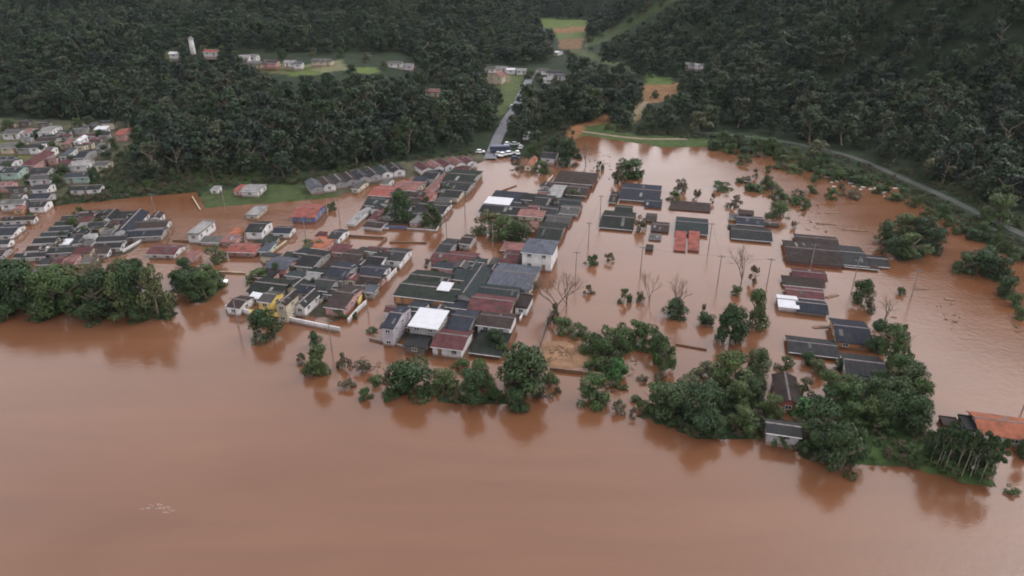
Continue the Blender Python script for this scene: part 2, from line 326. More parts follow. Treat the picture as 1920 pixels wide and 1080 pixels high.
# ------------------------------------------------------------------ roads
asph = mat('asphalt', (.10, .10, .112), .8, .2, 2, .2)
def ribbon(name, pts, width, z=.12, material=asph, step=4.0):
    P = np.array([hit(*p) for p in pts]); out_ = []
    for a, b in zip(P[:-1], P[1:]):
        n = max(2, int(np.hypot(*(b - a)[:2]) / step)); out_ += [a + (b - a) * k / n for k in range(n)]
    out_.append(P[-1]); Q = np.array(out_)
    for _ in range(4): Q[1:-1, :2] = (Q[:-2, :2] + 2 * Q[1:-1, :2] + Q[2:, :2]) / 4
    T = np.gradient(Q[:, :2], axis=0); T /= np.linalg.norm(T, axis=1)[:, None]; R = np.stack([T[:, 1], -T[:, 0]], 1)
    V = []; F = []
    zc = np.maximum.reduce([ground_z(*(Q[:, :2] + R * o).T) for o in (-width / 2, 0, width / 2)]) + z
    for _ in range(2): zc[1:-1] = np.maximum(zc[1:-1], (zc[:-2] + zc[2:]) / 2)
    for i, (q, r) in enumerate(zip(Q, R)):
        for o, dz in ((-width / 2 - .8, -.9), (-width / 2, 0), (width / 2, 0), (width / 2 + .8, -.9)): V.append((q[0] + r[0] * o, q[1] + r[1] * o, zc[i] + dz))
    for i in range(len(Q) - 1):
        for k in range(3): a = i * 4 + k; F.append((a, a + 1, a + 5, a + 4))
    return struct(name, me_from(name, V, F, material)), Q, zc
road, RQ, RZ = ribbon('road', [(918, 300), (922, 288), (932, 262), (950, 225), (968, 200), (982, 168), (996, 142), (1002, 132)], 4.7)
ribbon('road', [(1300, 247), (1400, 256), (1500, 271), (1580, 288), (1640, 312), (1720, 348), (1800, 384), (1880, 424), (1960, 462)], 3.2, material=mat('worn_asphalt', (.032, .036, .03), .85, .25, 2, .2))
ribbon('dirt_path', [(1180, 232), (1195, 208), (1212, 190)], 2.5, material=mat('dry_path', (.14, .11, .075), .9, .2, 2, .2))
ribbon('dirt_path', [(1092, 247), (1140, 254), (1200, 262), (1290, 262)], 2.0, material=MATS['dry_path'])

# ------------------------------------------------------------------ trees
rs = np.random.RandomState(5)
def crown_mesh(name, seed, R, z0, z1, lobes, n, leaf, material, upright=.35, spread=.62, lobe=(.34, .5)):
    r = np.random.RandomState(seed); C = []; LR = []
    for i in range(lobes):
        a = r.rand() * 6.283; t = math.sqrt(r.rand()) * spread; h = r.rand() ** .8
        k = 1 - .55 * max(0, h - .45) / .55
        C.append((math.cos(a) * t * R * k, math.sin(a) * t * R * k, z0 + (z1 - z0) * h)); LR.append(R * r.uniform(*lobe) * (1 - .25 * h))
    C = np.array(C); LR = np.array(LR); C[:, 2] = np.clip(C[:, 2], z0 + LR * .7, z1 - LR * .6)
    k = r.choice(lobes, n, p=LR ** 2 / (LR ** 2).sum())
    d = r.normal(size=(n, 3)); d[:, 2] = d[:, 2] * .9 + .25; d /= np.linalg.norm(d, axis=1)[:, None]
    bumpy = 1 + .16 * np.sin(d[:, 0] * 7 + k) * np.sin(d[:, 1] * 6 + 2 * k) 
    p = C[k] + d * (LR[k] * r.uniform(.72, 1.06, n) * bumpy)[:, None] * np.array((1, 1, .85))
    nrm = d + r.normal(size=(n, 3)) * .55 + np.array((0, 0, upright)); nrm /= np.linalg.norm(nrm, axis=1)[:, None]
    a = np.cross(nrm, r.normal(size=(n, 3))); a /= np.linalg.norm(a, axis=1)[:, None]; b = np.cross(nrm, a)
    s = (leaf * r.uniform(.55, 1.25, n))[:, None]
    droop = nrm * s * -.25
    V = np.stack([p - a * s + droop, p - b * s * .55, p + a * s + droop, p + b * s * .55], 1).reshape(-1, 3)
    F = np.arange(4 * n).reshape(n, 4)
    me = np_mesh(name, V, F); me.materials.append(material); return me
def trunk_mesh(name, seed, h, r0, limbs, reach, material, bend=.08):
    r = random.Random(seed); mb = MB(); p = np.array((0, 0, -1.0)); pts = [p]
    for i in range(4): p = p + np.array((r.uniform(-bend, bend) * h, r.uniform(-bend, bend) * h, (h + 1) / 4)); pts.append(p)
    for i in range(4): mb.tube(pts[i], pts[i + 1], r0 * (1 - i * .18), r0 * (1 - (i + 1) * .18), 6)
    for k in range(limbs):
        b = pts[2 + k % 2] + (pts[3 + k % 2] - pts[2 + k % 2]) * r.random(); a = 6.283 * k / limbs + r.uniform(-.5, .5)
        mid = b + np.array((math.cos(a) * reach * .5, math.sin(a) * reach * .5, h * .16)); end = mid + np.array((math.cos(a + .3) * reach * .45, math.sin(a + .3) * reach * .45, h * .2))
        mb.tube(b, mid, r0 * .45, r0 * .3, 5).tube(mid, end, r0 * .3, r0 * .1, 4)
    return mb.mesh(name, material, True)
def bare_mesh(name, seed, h, material, spread=.6, depth=5):
    r = random.Random(seed); mb = MB()
    def grow(p, d, L, rad, k):
        q = p + d * L; mb.tube(p, q, rad, rad * .68, 5 if k > 2 else 3)
        if k == 0: return
        for _ in range(3 if k > 1 else 2):
            v = d + np.array((r.gauss(0, spread), r.gauss(0, spread), r.gauss(.12, spread * .5))); v /= np.linalg.norm(v)
            grow(q if _ else p + d * L * .75, v, L * r.uniform(.62, .85), rad * .6, k - 1)
    grow(np.array((0, 0, -1.0)), np.array((0, 0, 1.0)), h * .34 + .5, h * .024, depth)
    return mb.mesh(name, material)
bark = mat('bark', (.11, .085, .06), .9, .3, 4, .4); pale_bark = mat('pale_bark', (.17, .15, .115), .85, .2, 4, .2)
twig = mat('dry_twigs', (.125, .085, .06), .9, .25, 3); 
G_for = leafmat('forest_leaves', [(.005, .012, .007), (.010, .022, .010), (.015, .032, .011), (.008, .019, .012), (.019, .036, .011), (.012, .025, .010), (.030, .046, .015), (.009, .020, .009), (.042, .050, .026)])
G_dk = leafmat('dark_leaves', [(.016, .032, .011), (.022, .044, .014), (.030, .048, .016)])
G_md = leafmat('green_leaves', [(.028, .054, .014), (.036, .062, .017), (.048, .066, .020)])
G_lt = leafmat('olive_leaves', [(.055, .062, .025), (.07, .072, .034), (.05, .065, .022)])
G_br = leafmat('bright_leaves', [(.024, .072, .020), (.030, .076, .020)])
G_bn = leafmat('brown_leaves', [(.055, .050, .028), (.070, .052, .032), (.045, .05, .025)])
# templates: (crown mesh, trunk mesh, nominal crown radius, nominal height)
TPL = {}
def template(key, n, leafm, R, H, z0, lobes, nl, leaf, trunk=None, tb=bark, bend=.08, **kw):
    TPL[key] = [(crown_mesh('crown_' + key, 100 + 17 * i + len(TPL) * 331, R, z0, H, lobes, nl, leaf, leafm, **kw),
                 trunk_mesh('trunk_' + key, 50 + i, H * .72, R * .07, 5, R * .7, tb, bend), R, H) for i in range(n)]
template('forest', 6, G_for, 4.6, 10.5, 1.4, 20, 1350, .42, lobe=(.2, .42), spread=.74)
template('d', 5, G_dk, 4.0, 7.5, .4, 21, 4200, .225, spread=.72, lobe=(.22, .46))
template('D', 2, G_dk, 4.0, 7.6, .4, 28, 5200, .23, spread=.7, lobe=(.26, .38))
template('g', 5, G_md, 4.0, 7.0, .3, 21, 3900, .22, spread=.74, lobe=(.2, .44))
template('l', 3, G_lt, 4.0, 6.5, 1.0, 15, 1500, .30, spread=.75, lobe=(.2, .36))
template('b', 5, G_md, 2.6, 3.2, .0, 12, 1400, .18, spread=.8, lobe=(.18, .42))
template('n', 2, G_br, 2.8, 3.2, .0, 12, 1300, .34, spread=.75)
template('k', 4, G_bn, 2.4, 3.4, .1, 9, 560, .24, spread=.75, lobe=(.2, .4))
template('s', 3, G_dk, 1.7, 8.5, 4.2, 9, 520, .30, tb=pale_bark, spread=.7, bend=.015)
BARE = [(bare_mesh('branches', 3 + i, 7.0, twig, .5, 5), 3.2, 7.0) for i in range(3)]
NAMES = dict(d='broadleaf_tree', D='dense_tree', g='leafy_tree', l='sparse_tree', b='bush', n='bright_bush', k='withered_bush', s='slender_tree', t='bare_tree', p='palm_tree', forest='forest_tree')
cnt = {}
def tree(kind, x, y, z, rad, h, label, group=None, rz=None):
    i = cnt.get(kind, 0); cnt[kind] = i + 1
    o = empty(NAMES[kind], (x, y, z), (i * 2.4) % 6.283 if rz is None else rz)
    cat = 'bush' if kind in 'bnk' else 'tree'
    tag(o, label, cat, group)
    if kind == 't':
        me, R, H = BARE[i % 3]; c = obj('branches', me, None, o)
    else:
        cm, tm, R, H = TPL[kind][i % len(TPL[kind])]
        c = obj('crown', cm, None, o); obj('trunk', tm, None, o)
    o.scale = (rad / R, rad / R, h / H)
    return c
def ptree(kind, px, py, wpx, hpx, label, group=None):
    x, y, z = hit(px, py); s = scale_at(x, y, z); dep = math.atan2(CAMH - z, math.hypot(x, y))
    rad = wpx / s / 2 * 1.18; h = max(hpx / s - 2 * rad * math.sin(dep) * .3, .5 * rad) / math.cos(dep) + (.9 if kind in 'bnk' else 1.2)
    # a crown seen from above covers its own base: shift the base back by part of its radius
    sh = rad * .6; r_ = math.hypot(x, y); x += x / r_ * sh; y += y / r_ * sh
    z = max(float(ground_z(np.array(x), np.array(y))), -.9 if kind in 'bnk' else -1.6)
    return tree(kind, x, y, z, rad, h, label, group)

# forest on the hills: candidate spots, clearings kept free
CLEAR = [p for p, c in GRASS[:13]] + [GRASS[13][0], GRASS[14][0], GRASS[15][0], GRASS[17][0], GRASS[18][0], GRASS[22][0]] + [GRASS[20][0],
    [(905, 120), (1065, 122), (1070, 152), (1010, 155), (985, 145), (905, 158)],
    [(440, 98), (760, 100), (800, 122), (720, 138), (480, 130)], [(355, 88), (410, 88), (412, 108), (355, 108)], [(310, 92), (340, 92), (340, 108), (310, 108)],
    [(790, 160), (830, 160), (830, 180), (790, 180)], [(560, 332), (700, 305), (910, 286), (935, 300), (690, 356), (600, 362)],
    [(920, 285), (930, 255), (985, 265), (1000, 305), (930, 310)], [(1030, 85), (1060, 85), (1060, 108), (1030, 108)], [(1270, 118), (1320, 116), (1325, 128), (1280, 130)],
    [(1340, 262), (1480, 292), (1600, 330), (1680, 360), (1720, 380), (1560, 330), (1390, 290)], [(395, 340), (505, 336), (505, 364), (400, 366)]]
fx = []; 
yy = 215.0
while yy < 1150:
    sp = 6.6 if yy < 480 else 7.8
    half = min(yy * .92 + 100, 860); xx = -half
    row = np.arange(-half, half, sp)
    fx.append(np.stack([row + rs.uniform(-.45, .45, len(row)) * sp, yy + rs.uniform(-.45, .45, len(row)) * sp], 1)); yy += sp * .92
FP = np.concatenate(fx); fz = ground_z(FP[:, 0], FP[:, 1])
keep = (fz > .9) & (sdist(LAND, FP[:, 0], FP[:, 1]) > 5)
fpx, fpy = project(FP[:, 0], FP[:, 1], fz)
fs0 = (.6 + rs.rand(len(FP)) ** 1.5 * 1.0) * (1 + .35 * fbm(FP[:, 0], FP[:, 1], 45, 31)); fs0[sdist(LAND, FP[:, 0], FP[:, 1]) < 12] *= .62
fh0 = fs0 * rs.uniform(.72, 1.08, len(FP))
for k in (0, .35, .7, 1.0):                    # nothing may stand on, or in front of, a clearing seen in the photograph
    qx, qy = project(FP[:, 0], FP[:, 1], fz + 10.5 * fh0 * k)
    for ci, p in enumerate(CLEAR):
        keep &= ~inside(p, qx, qy)
for Q in (RQ,):
    dr = np.min(np.hypot(FP[:, None, 0] - Q[None, :, 0], FP[:, None, 1] - Q[None, :, 1]), 1); keep &= dr > 6
r2 = [hit(*p) for p in [(1300, 247), (1400, 256), (1500, 271), (1580, 288), (1640, 312), (1720, 348), (1800, 384), (1880, 424), (1960, 462)]]
def segd(X, Y, A, B):
    ex, ey = B[0] - A[0], B[1] - A[1]; t = np.clip(((X - A[0]) * ex + (Y - A[1]) * ey) / (ex * ex + ey * ey), 0, 1); return np.hypot(X - A[0] - t * ex, Y - A[1] - t * ey)
for A, B_ in zip(r2[:-1], r2[1:]): keep &= segd(FP[:, 0], FP[:, 1], A, B_) > 7.5
keep &= rs.rand(len(FP)) > np.clip(.5 * fbm(FP[:, 0], FP[:, 1], 30, 77), 0, .07)
keep &= ~((FP[:, 1] > 700) & (rs.rand(len(FP)) < .25))
FP, fz, fpx, fpy = FP[keep], fz[keep], fpx[keep], fpy[keep]
nf = len(FP); fs = fs0[keep]; fh = fh0[keep]; frot = rs.rand(nf) * 6.283
vis = (fpx > 0) & (fpx < 1920) & (fpy > 30)
rank = np.argsort(np.where(vis, FP[:, 1] / fs, 1e6))
near = set(rank[:290].tolist())
def wood(px, py):
    if px < 330: return ('tree of the wood around the hillside village', 'trees by the hillside village')
    if px < 640: return ('tree of the wood directly above the green field', 'trees above the green field') if py > 290 else ('tree of the wood high on the left hill below the clearing', 'trees high on the left hill')
    if px < 930: return ('tree of the wood behind the long rows of gabled houses', 'trees behind the gabled rows')
    if px < 1235: return ('tree of the wood in the middle beside the climbing road', 'trees beside the climbing road')
    if px < 1560: return ('tree of the wood at the left part of the right hill', 'trees of the left part of the right hill')
    return ('tree of the dark wood at the far right above the curving road', 'trees at the far right')
src = []
for i in sorted(near):
    c = tree('forest', FP[i, 0], FP[i, 1], fz[i] - .1, 4.6 * fs[i], 10.5 * fh[i], *wood(fpx[i], fpy[i]), rz=frot[i])
    if len(src) < 6: src.append(c)
rest = np.array([i for i in range(nf) if i not in near])
def points(name, P, tid, rz_, sx_, sz_):
    fm = bpy.data.meshes.new(name); fm.vertices.add(len(P)); fm.vertices.foreach_set('co', np.asarray(P, np.float32).ravel())
    for nm, ty, arr in (('tid', 'INT', tid.astype(np.int32)), ('rz', 'FLOAT', rz_.astype(np.float32)), ('sxy', 'FLOAT', sx_.astype(np.float32)), ('sz', 'FLOAT', sz_.astype(np.float32))):
        a = fm.attributes.new(nm, ty, 'POINT'); a.data.foreach_set('value', arr)
    return fm
fm = points('forest', np.stack([FP[rest, 0], FP[rest, 1], fz[rest] - .1], 1), rs.randint(0, 6, len(rest)), frot[rest], fs[rest], fh[rest])
fo = obj('forest', fm); fo['kind'] = 'stuff'; fo['label'] = 'dense dark green forest covering the hills behind the flooded town'; fo['category'] = 'forest'
def scatter(fo, src):
  ng = bpy.data.node_groups.new('scatter', 'GeometryNodeTree')
  ng.interface.new_socket('Geometry', in_out='INPUT', socket_type='NodeSocketGeometry'); ng.interface.new_socket('Geometry', in_out='OUTPUT', socket_type='NodeSocketGeometry')
  gi = ng.nodes.new('NodeGroupInput'); go = ng.nodes.new('NodeGroupOutput'); jn = ng.nodes.new('GeometryNodeJoinGeometry')
  def attr(nm, ty):
      a = ng.nodes.new('GeometryNodeInputNamedAttribute'); a.data_type = ty; a.inputs['Name'].default_value = nm; return a.outputs['Attribute']
  A_t, A_r, A_s, A_z = attr('tid', 'INT'), attr('rz', 'FLOAT'), attr('sxy', 'FLOAT'), attr('sz', 'FLOAT')
  cr_ = ng.nodes.new('ShaderNodeCombineXYZ'); ng.links.new(A_r, cr_.inputs[2])
  cs_ = ng.nodes.new('ShaderNodeCombineXYZ'); ng.links.new(A_s, cs_.inputs[0]); ng.links.new(A_s, cs_.inputs[1]); ng.links.new(A_z, cs_.inputs[2])
  m2p = ng.nodes.new('GeometryNodeMeshToPoints'); ng.links.new(gi.outputs[0], m2p.inputs[0])
  for k, so_ in enumerate(src):
      oi = ng.nodes.new('GeometryNodeObjectInfo'); oi.inputs[0].default_value = so_; oi.transform_space = 'ORIGINAL'
      ip = ng.nodes.new('GeometryNodeInstanceOnPoints'); cmp_ = ng.nodes.new('FunctionNodeCompare'); cmp_.data_type = 'INT'; cmp_.operation = 'EQUAL'
      ng.links.new(A_t, cmp_.inputs[2]); cmp_.inputs[3].default_value = k
      ng.links.new(m2p.outputs[0], ip.inputs['Points']); ng.links.new(cmp_.outputs[0], ip.inputs['Selection']); ng.links.new(oi.outputs['Geometry'], ip.inputs['Instance'])
      ng.links.new(cr_.outputs[0], ip.inputs['Rotation']); ng.links.new(cs_.outputs[0], ip.inputs['Scale']); ng.links.new(ip.outputs[0], jn.inputs[0])
  ng.links.new(jn.outputs[0], go.inputs[0])
  md = fo.modifiers.new('scatter', 'NODES'); md.node_group = ng

scatter(fo, src)
print('forest', nf)

# ------------------------------------------------------------------ houses
RC = dict(
    dk=mat('roof_dark', (.019, .019, .021), .92, .35, 3, .5, 'sheet', spec=.12, rnd=.3), nv=mat('roof_navy', (.017, .019, .027), .92, .3, 3, .5, 'sheet', spec=.12, rnd=.25),
    br=mat('roof_brown', (.028, .020, .019), .92, .35, 3, .5, 'tile', spec=.12, rnd=.25), mr=mat('roof_maroon', (.062, .025, .027), .92, .3, 3, .5, 'tile', spec=.12, rnd=.2),
    rd=mat('roof_red', (.155, .05, .042), .92, .25, 3, .5, 'tile', spec=.12, rnd=.15), og=mat('roof_orange', (.21, .075, .045), .92, .2, 3, .5, 'tile', spec=.12, rnd=.1),
    gn=mat('roof_mossy', (.0155, .019, .0165), .92, .35, 3, .5, 'sheet', spec=.12, rnd=.25), lg=mat('roof_pale', (.155, .15, .15), .92, .25, 3, .5, 'sheet', spec=.12, rnd=.25),
    wh=mat('roof_white', (.36, .36, .385), .5, .06, 3, .25, None), tl=mat('roof_teal', (.018, .023, .025), .92, .3, 3, .5, 'sheet', spec=.12, rnd=.25),
    bg=mat('roof_bluegrey', (.055, .06, .075), .92, .25, 3, .5, 'sheet', spec=.12, rnd=.2), pk=mat('roof_pink', (.125, .062, .057), .92, .25, 3, .5, 'tile', spec=.12, rnd=.2),
    gy=mat('roof_grey', (.06, .057, .057), .92, .3, 3, .5, 'sheet', spec=.12, rnd=.3))
WC = {k: mat('wall_' + k, c, .85, .2, 2.0, .1, 'wall', rnd=.12) for k, c in dict(w=(.45, .435, .435), c=(.38, .33, .25), p=(.33, .18, .17), y=(.46, .33, .10), g=(.22, .21, .21),
      o=(.33, .17, .08), b=(.14, .085, .06), n=(.07, .10, .20), r=(.24, .07, .065), l=(.32, .29, .32), t=(.22, .29, .26), d=(.09, .08, .072)).items()}
glass = mat('window_glass', (.03, .035, .04), .15, .2, 2, spec=.5); frame_m = mat('window_frame', (.45, .44, .42), .6, .1, 4)
door_m = mat('door_wood', (.16, .09, .06), .7, .25, 4); patch_m = [mat('sheet_pale', (.10, .097, .097), .8, .3, 3, .3, rnd=.5), mat('sheet_dark', (.03, .03, .035), .6, .2, 3, .3, rnd=.3)]
cap_m = mat('ridge_tiles', (.12, .10, .10), .8, .3, 4, rnd=.4); gutter_m = mat('gutter', (.40, .39, .39), .6, .2, 4)
fr = MB(); hw, hh, t = .6, .45, .09
for a in ((-hw, hw, hh - t, hh), (-hw, hw, -hh, -hh + t), (-hw, -hw + t, -hh + t, hh - t), (hw - t, hw, -hh + t, hh - t), (-t / 2, t / 2, -hh + t, hh - t)): fr.box(a[0], a[1], -.05, .03, a[2], a[3])
WIN = fr.mesh('window', frame_m); PANE = MB().box(-hw + t, hw - t, -.015, .01, -hh + t, hh - t).mesh('pane', glass)
DOOR = MB().box(-.45, .45, -.05, .03, -2.0, 0).mesh('door', door_m); HANDLE = MB().box(.28, .36, -.11, -.05, -1.05, -.97).mesh('handle', gutter_m)
SILL = MB().box(-hw - .08, hw + .08, -.14, -.03, -hh - .08, -hh).mesh('sill', WC['g'])
ZO = dict(Z1=(0, 200, 4.909, -8), Z2=(0, 370, 4.5, -8), Z3=(240, 330, 4.0, 4), Z4=(400, 420, 4.0, 14), Z5=(550, 270, 4.8, 14), Z6=(680, 430, 4.155, 14),
          Z7=(870, 240, 4.5, 14), Z8=(1080, 320, 4.8, 14), R1=(1420, 400, 4.5, 14), R3=(1400, 570, 2.919, 14), PH=(0, 0, 1.0, 14))
hr = random.Random(11); FOOT = []; RECT = []
def house(zone, x0, y0, x1, y1, e, roof, rh, rc, wc, label, group=None, rot=None, wd=None, win=True, name='house', cat='house', wins=None, ov=None):
    ox, oy, s, r0 = ZO[zone]; a = math.radians(r0 if rot is None else rot)
    cxp, cyp = ox + (x0 + x1) / 2 / s, oy + (y0 + y1) / 2 / s
    bx, by, bz = hit(cxp, cyp + 6)
    bz = 0.0 if bz < .25 else bz
    u = np.array((math.cos(a), -math.sin(a))); v = np.array((math.sin(a), math.cos(a)))
    kk = 1.0 if zone in ('Z8', 'R1', 'R3', 'PH') else 1.10; e = e + hr.uniform(-.12, .12) - (.35 if zone in ('Z2', 'Z3', 'Z4', 'Z5', 'Z6', 'Z7') and 1.3 < e < 3.5 else 0)
    if wd is None:
        P = np.array(at(ox + x0 / s, oy + y0 / s, bz + e)); Q = np.array(at(ox + x1 / s, oy + y1 / s, bz + e))
        wdt = max(float((Q - P) @ u), 2.2) * kk + (kk - 1) * 4; dep = max(float((Q - P) @ v), 3.0) * kk + (kk - 1) * 4; c = (P + Q) / 2
    else:
        wdt, dep = wd; c = np.array(at(cxp, cyp, bz + e))
    FOOT.append((label, wdt, dep)); RECT.append((float(c @ u), float(c @ v), wdt, dep, r0 if rot is None else rot, c[0], c[1]))
    root = empty(name, (c[0], c[1], bz), -a); tag(root, label, cat, group)
    o = ov if ov is not None else min(.45, wdt * .06); X, Y = wdt / 2, dep / 2; wx, wy = X - o, Y - o; zb = -2.2 if bz == 0 else -1.2; T = .13
    wm = WC[wc]; rm = RC[rc]; wb = MB()
    # walls, with gable ends where the roof has them
    if roof == 'gx': wb.prism([(-wy, zb), (wy, zb), (wy, e - .02), (0, e + rh * wy / Y - .16), (-wy, e - .02)], -wx, wx, 'x')
    elif roof == 'gy': wb.prism([(-wx, zb), (wx, zb), (wx, e - .02), (0, e + rh * wx / X - .16), (-wx, e - .02)], -wy, wy, 'y')
    elif roof in ('sf', 'sb'):
        lo, hi_ = e - .02, e + rh - .16
        pr = [(-wy, zb), (wy, zb), (wy, hi_ if roof == 'sf' else lo), (-wy, lo if roof == 'sf' else hi_)]; wb.prism(pr, -wx, wx, 'x')
    else: wb.box(-wx, wx, -wy, wy, zb, e - .02)
    obj('wall', wb.mesh('wall', wm), None, root)
    rb = MB(); slope = []
    if roof == 'gx':
        rb.prism([(-Y, e), (-Y, e - T), (0, e + rh - T), (Y, e - T), (Y, e), (0, e + rh)], -X, X, 'x'); slope = ['x']
    elif roof == 'gy':
        rb.prism([(-X, e), (-X, e - T), (0, e + rh - T), (X, e - T), (X, e), (0, e + rh)], -Y, Y, 'y')
    elif roof == 'sf': rb.prism([(-Y, e), (-Y, e - T), (Y, e + rh - T), (Y, e + rh)], -X, X, 'x')
    elif roof == 'sb': rb.prism([(-Y, e + rh), (-Y, e + rh - T), (Y, e - T), (Y, e)], -X, X, 'x')
    elif roof == 'hip':
        k = min(X, Y) * .9
        r1, r2_ = ((-(X - k), 0), (X - k, 0)) if X >= Y else ((0, -(Y - k)), (0, Y - k))
        b = [(-X, -Y), (X, -Y), (X, Y), (-X, Y)]
        rb.V = [(p[0], p[1], e - T) for p in b] + [(p[0], p[1], e) for p in b] + [(r1[0], r1[1], e + rh), (r2_[0], r2_[1], e + rh)]
        rb.F = [(3, 2, 1, 0), (0, 1, 5, 4), (1, 2, 6, 5), (2, 3, 7, 6), (3, 0, 4, 7)]
        rb.F += [(4, 5, 9, 8), (5, 6, 9), (6, 7, 8, 9), (7, 4, 8)] if X >= Y else [(4, 5, 8), (5, 6, 9, 8), (6, 7, 9), (7, 4, 8, 9)]
    else:
        rb.box(-X, X, -Y, Y, e - T, e + .05)
        for q in ((-X, X, -Y, -Y + .18), (-X, X, Y - .18, Y), (-X, -X + .18, -Y + .18, Y - .18), (X - .18, X, -Y + .18, Y - .18)): rb.box(q[0], q[1], q[2], q[3], e + .05, e + .05 + max(rh, .15))
    ro = obj('roof', rb.mesh('roof', rm), None, root)
    if roof in ('gx', 'gy'):
        L_ = X if roof == 'gx' else Y; H_ = Y if roof == 'gx' else X; sl = rh / H_; cw = .22
        obj('ridge_cap', MB().prism([(-cw, e + rh + .03 - cw * sl), (0, e + rh - .01), (cw, e + rh + .03 - cw * sl), (0, e + rh + .07)], -L_ - .01, L_ + .01, 'x' if roof == 'gx' else 'y').mesh('ridge_cap', cap_m), None, ro)
        # replaced sheets: paler or darker, laid over the slope
        for _ in range(hr.choice((0, 0, 1, 1, 2))):
            pw = hr.uniform(.5, 1.0) * min(1, L_ / 3); p0 = hr.uniform(-L_ * .85, L_ * .85 - pw); sg = -1 if roof == 'gx' else (-1 if c[0] > 0 else 1)
            if hr.random() < .3: sg = -sg
            q0 = hr.uniform(.05, .4) * H_; q1 = q0 + hr.uniform(.3, .55) * H_
            pr = [(sg * q0, e + rh - sl * q0 + .012), (sg * q1, e + rh - sl * q1 + .012), (sg * q1, e + rh - sl * q1 + .04), (sg * q0, e + rh - sl * q0 + .04)]
            if sg < 0: pr = pr[::-1]
            obj('roof_sheet', MB().prism(pr, p0, p0 + pw, 'x' if roof == 'gx' else 'y').mesh('roof_sheet', patch_m[hr.random() < .4]), None, ro)
    if roof in ('gx', 'sf', 'hip', 'sb') and e > .6 and hr.random() < .65:
        ze = e if roof != 'sb' else e + rh
        obj('gutter', MB().box(-X + .02, X - .02, -Y - .12, -Y - .005, ze - .14, ze - .02).mesh('gutter', gutter_m), None, ro)
    # openings on the sides turned towards the river and the lens
    if win and e > 1.35:
        sides = [('f', wx)] + ([('l', wy)] if c[0] > 15 else []) + ([('r', wy)] if c[0] < -15 else [])
        levels = [e - .85] + ([e - 3.6] if e > 4.3 else [])
        for sd_, half in sides:
            n = max(1, int(half * 2 / 3.0)) if wins is None else wins
            di = hr.randrange(n) if (sd_ == 'f' and n > 1) else -1
            for lv, zc_ in enumerate(levels):
                for k in range(n):
                    q = -half + (k + .5) * 2 * half / n
                    pos, rz_ = {'f': ((q, -wy, zc_), 0), 'l': ((-wx, q, zc_), -math.pi / 2), 'r': ((wx, q, zc_), math.pi / 2)}[sd_]
                    if k == di and lv == len(levels) - 1:
                        d_ = obj('door', DOOR, None, root, (pos[0], pos[1], zc_ + .42)); d_.rotation_euler = (0, 0, rz_); obj('handle', HANDLE, None, d_)
                    else:
                        w_ = obj('window', WIN, None, root, pos); w_.rotation_euler = (0, 0, rz_); obj('pane', PANE, None, w_); obj('sill', SILL, None, w_)
    return root, wdt, dep
H = house
def HS(zone, rows, group):
    for r in rows: H(zone, *r[:10], group=group)
g6 = 'houses of the river block right of the muddy street'
HS('Z6', [
 (160, 755, 362, 612, 4.6, 'gx', 1.1, 'nv', 'l', 'two storey lilac house with navy roof at the river corner of the street'),
 (372, 742, 655, 655, 4.4, 'sf', .5, 'wh', 'g', 'house under a bright white sheet metal roof near the river'),
 (335, 895, 562, 790, 2.3, 'sf', .5, 'dk', 'd', 'dark low carport in front of the bright white roof'),
 (548, 905, 850, 795, 2.7, 'gx', 1.0, 'mr', 'w', 'white house with maroon roof and two front windows by the river'),
 (665, 765, 900, 645, 3.2, 'gx', 1.0, 'nv', 'g', 'navy roofed house between the bright white roof and the maroon roof'),
 (900, 738, 1190, 665, 2.9, 'gx', .9, 'br', 'w', 'long brown roofed house with a white front wall below the maroon roof'),
 (850, 950, 1140, 830, 1.0, 'sf', .4, 'gn', 'd', 'collapsed mossy shed beside the white maroon roofed house'),
 (835, 615, 1188, 540, 3.0, 'gx', 1.2, 'mr', 'c', 'wide house with a plain maroon roof near the bare tree'),
 (1195, 600, 1318, 522, 2.6, 'flat', .1, 'br', 'w', 'small brown topped porch with white posts near the bare tree'),
 (268, 508, 780, 432, 2.9, 'gx', .9, 'gn', 'o', 'long mossy roof over an orange wall facing the river'),
 (345, 425, 690, 350, 2.8, 'gx', .9, 'gn', 'g', 'mossy roof directly behind the long orange walled house'),
 (725, 512, 985, 325, 3.2, 'gy', 1.3, 'tl', 'g', 'big teal black gabled roof in the middle of the block'),
 (990, 425, 1372, 300, 2.9, 'gx', 1.0, 'bg', 'g', 'blue grey sheet roof just in front of the white two storey house'),
 (900, 525, 1225, 448, 2.8, 'gx', .8, 'tl', 'g', 'dark teal roof between the blue grey roof and the maroon roof'),
 (588, 465, 700, 428, 3.6, 'sf', .3, 'wh', 't', 'tiny white lean-to roof among the mossy roofs'),
 (562, 192, 745, 85, 2.4, 'gx', .9, 'dk', 'g', 'dark roof with pale stripes at the street corner'),
 (540, 240, 895, 192, 1.9, 'gx', .8, 'mr', 'p', 'low maroon roof below the striped dark roof'),
 (758, 105, 880, 50, 2.3, 'gx', .7, 'br', 'g', 'small brown roof behind the striped dark roof'),
 (1072, 255, 1238, 172, 2.3, 'gx', .8, 'mr', 'g', 'maroon dark roof left of the white two storey house'),
 (1248, 172, 1515, 95, 5.2, 'hip', 1.5, 'bg', 'w', 'white two storey house with a grey hipped roof on the street corner'),
 (1082, 158, 1255, 118, .8, 'sf', .3, 'pk', 'o', 'low orange brown shed behind the white two storey house'),
 (990, 275, 1075, 235, 1.4, 'sf', .3, 'gy', 'g', 'little grey shed beside the orange puddle'),
], g6)
g4 = 'houses of the block left of the muddy street'
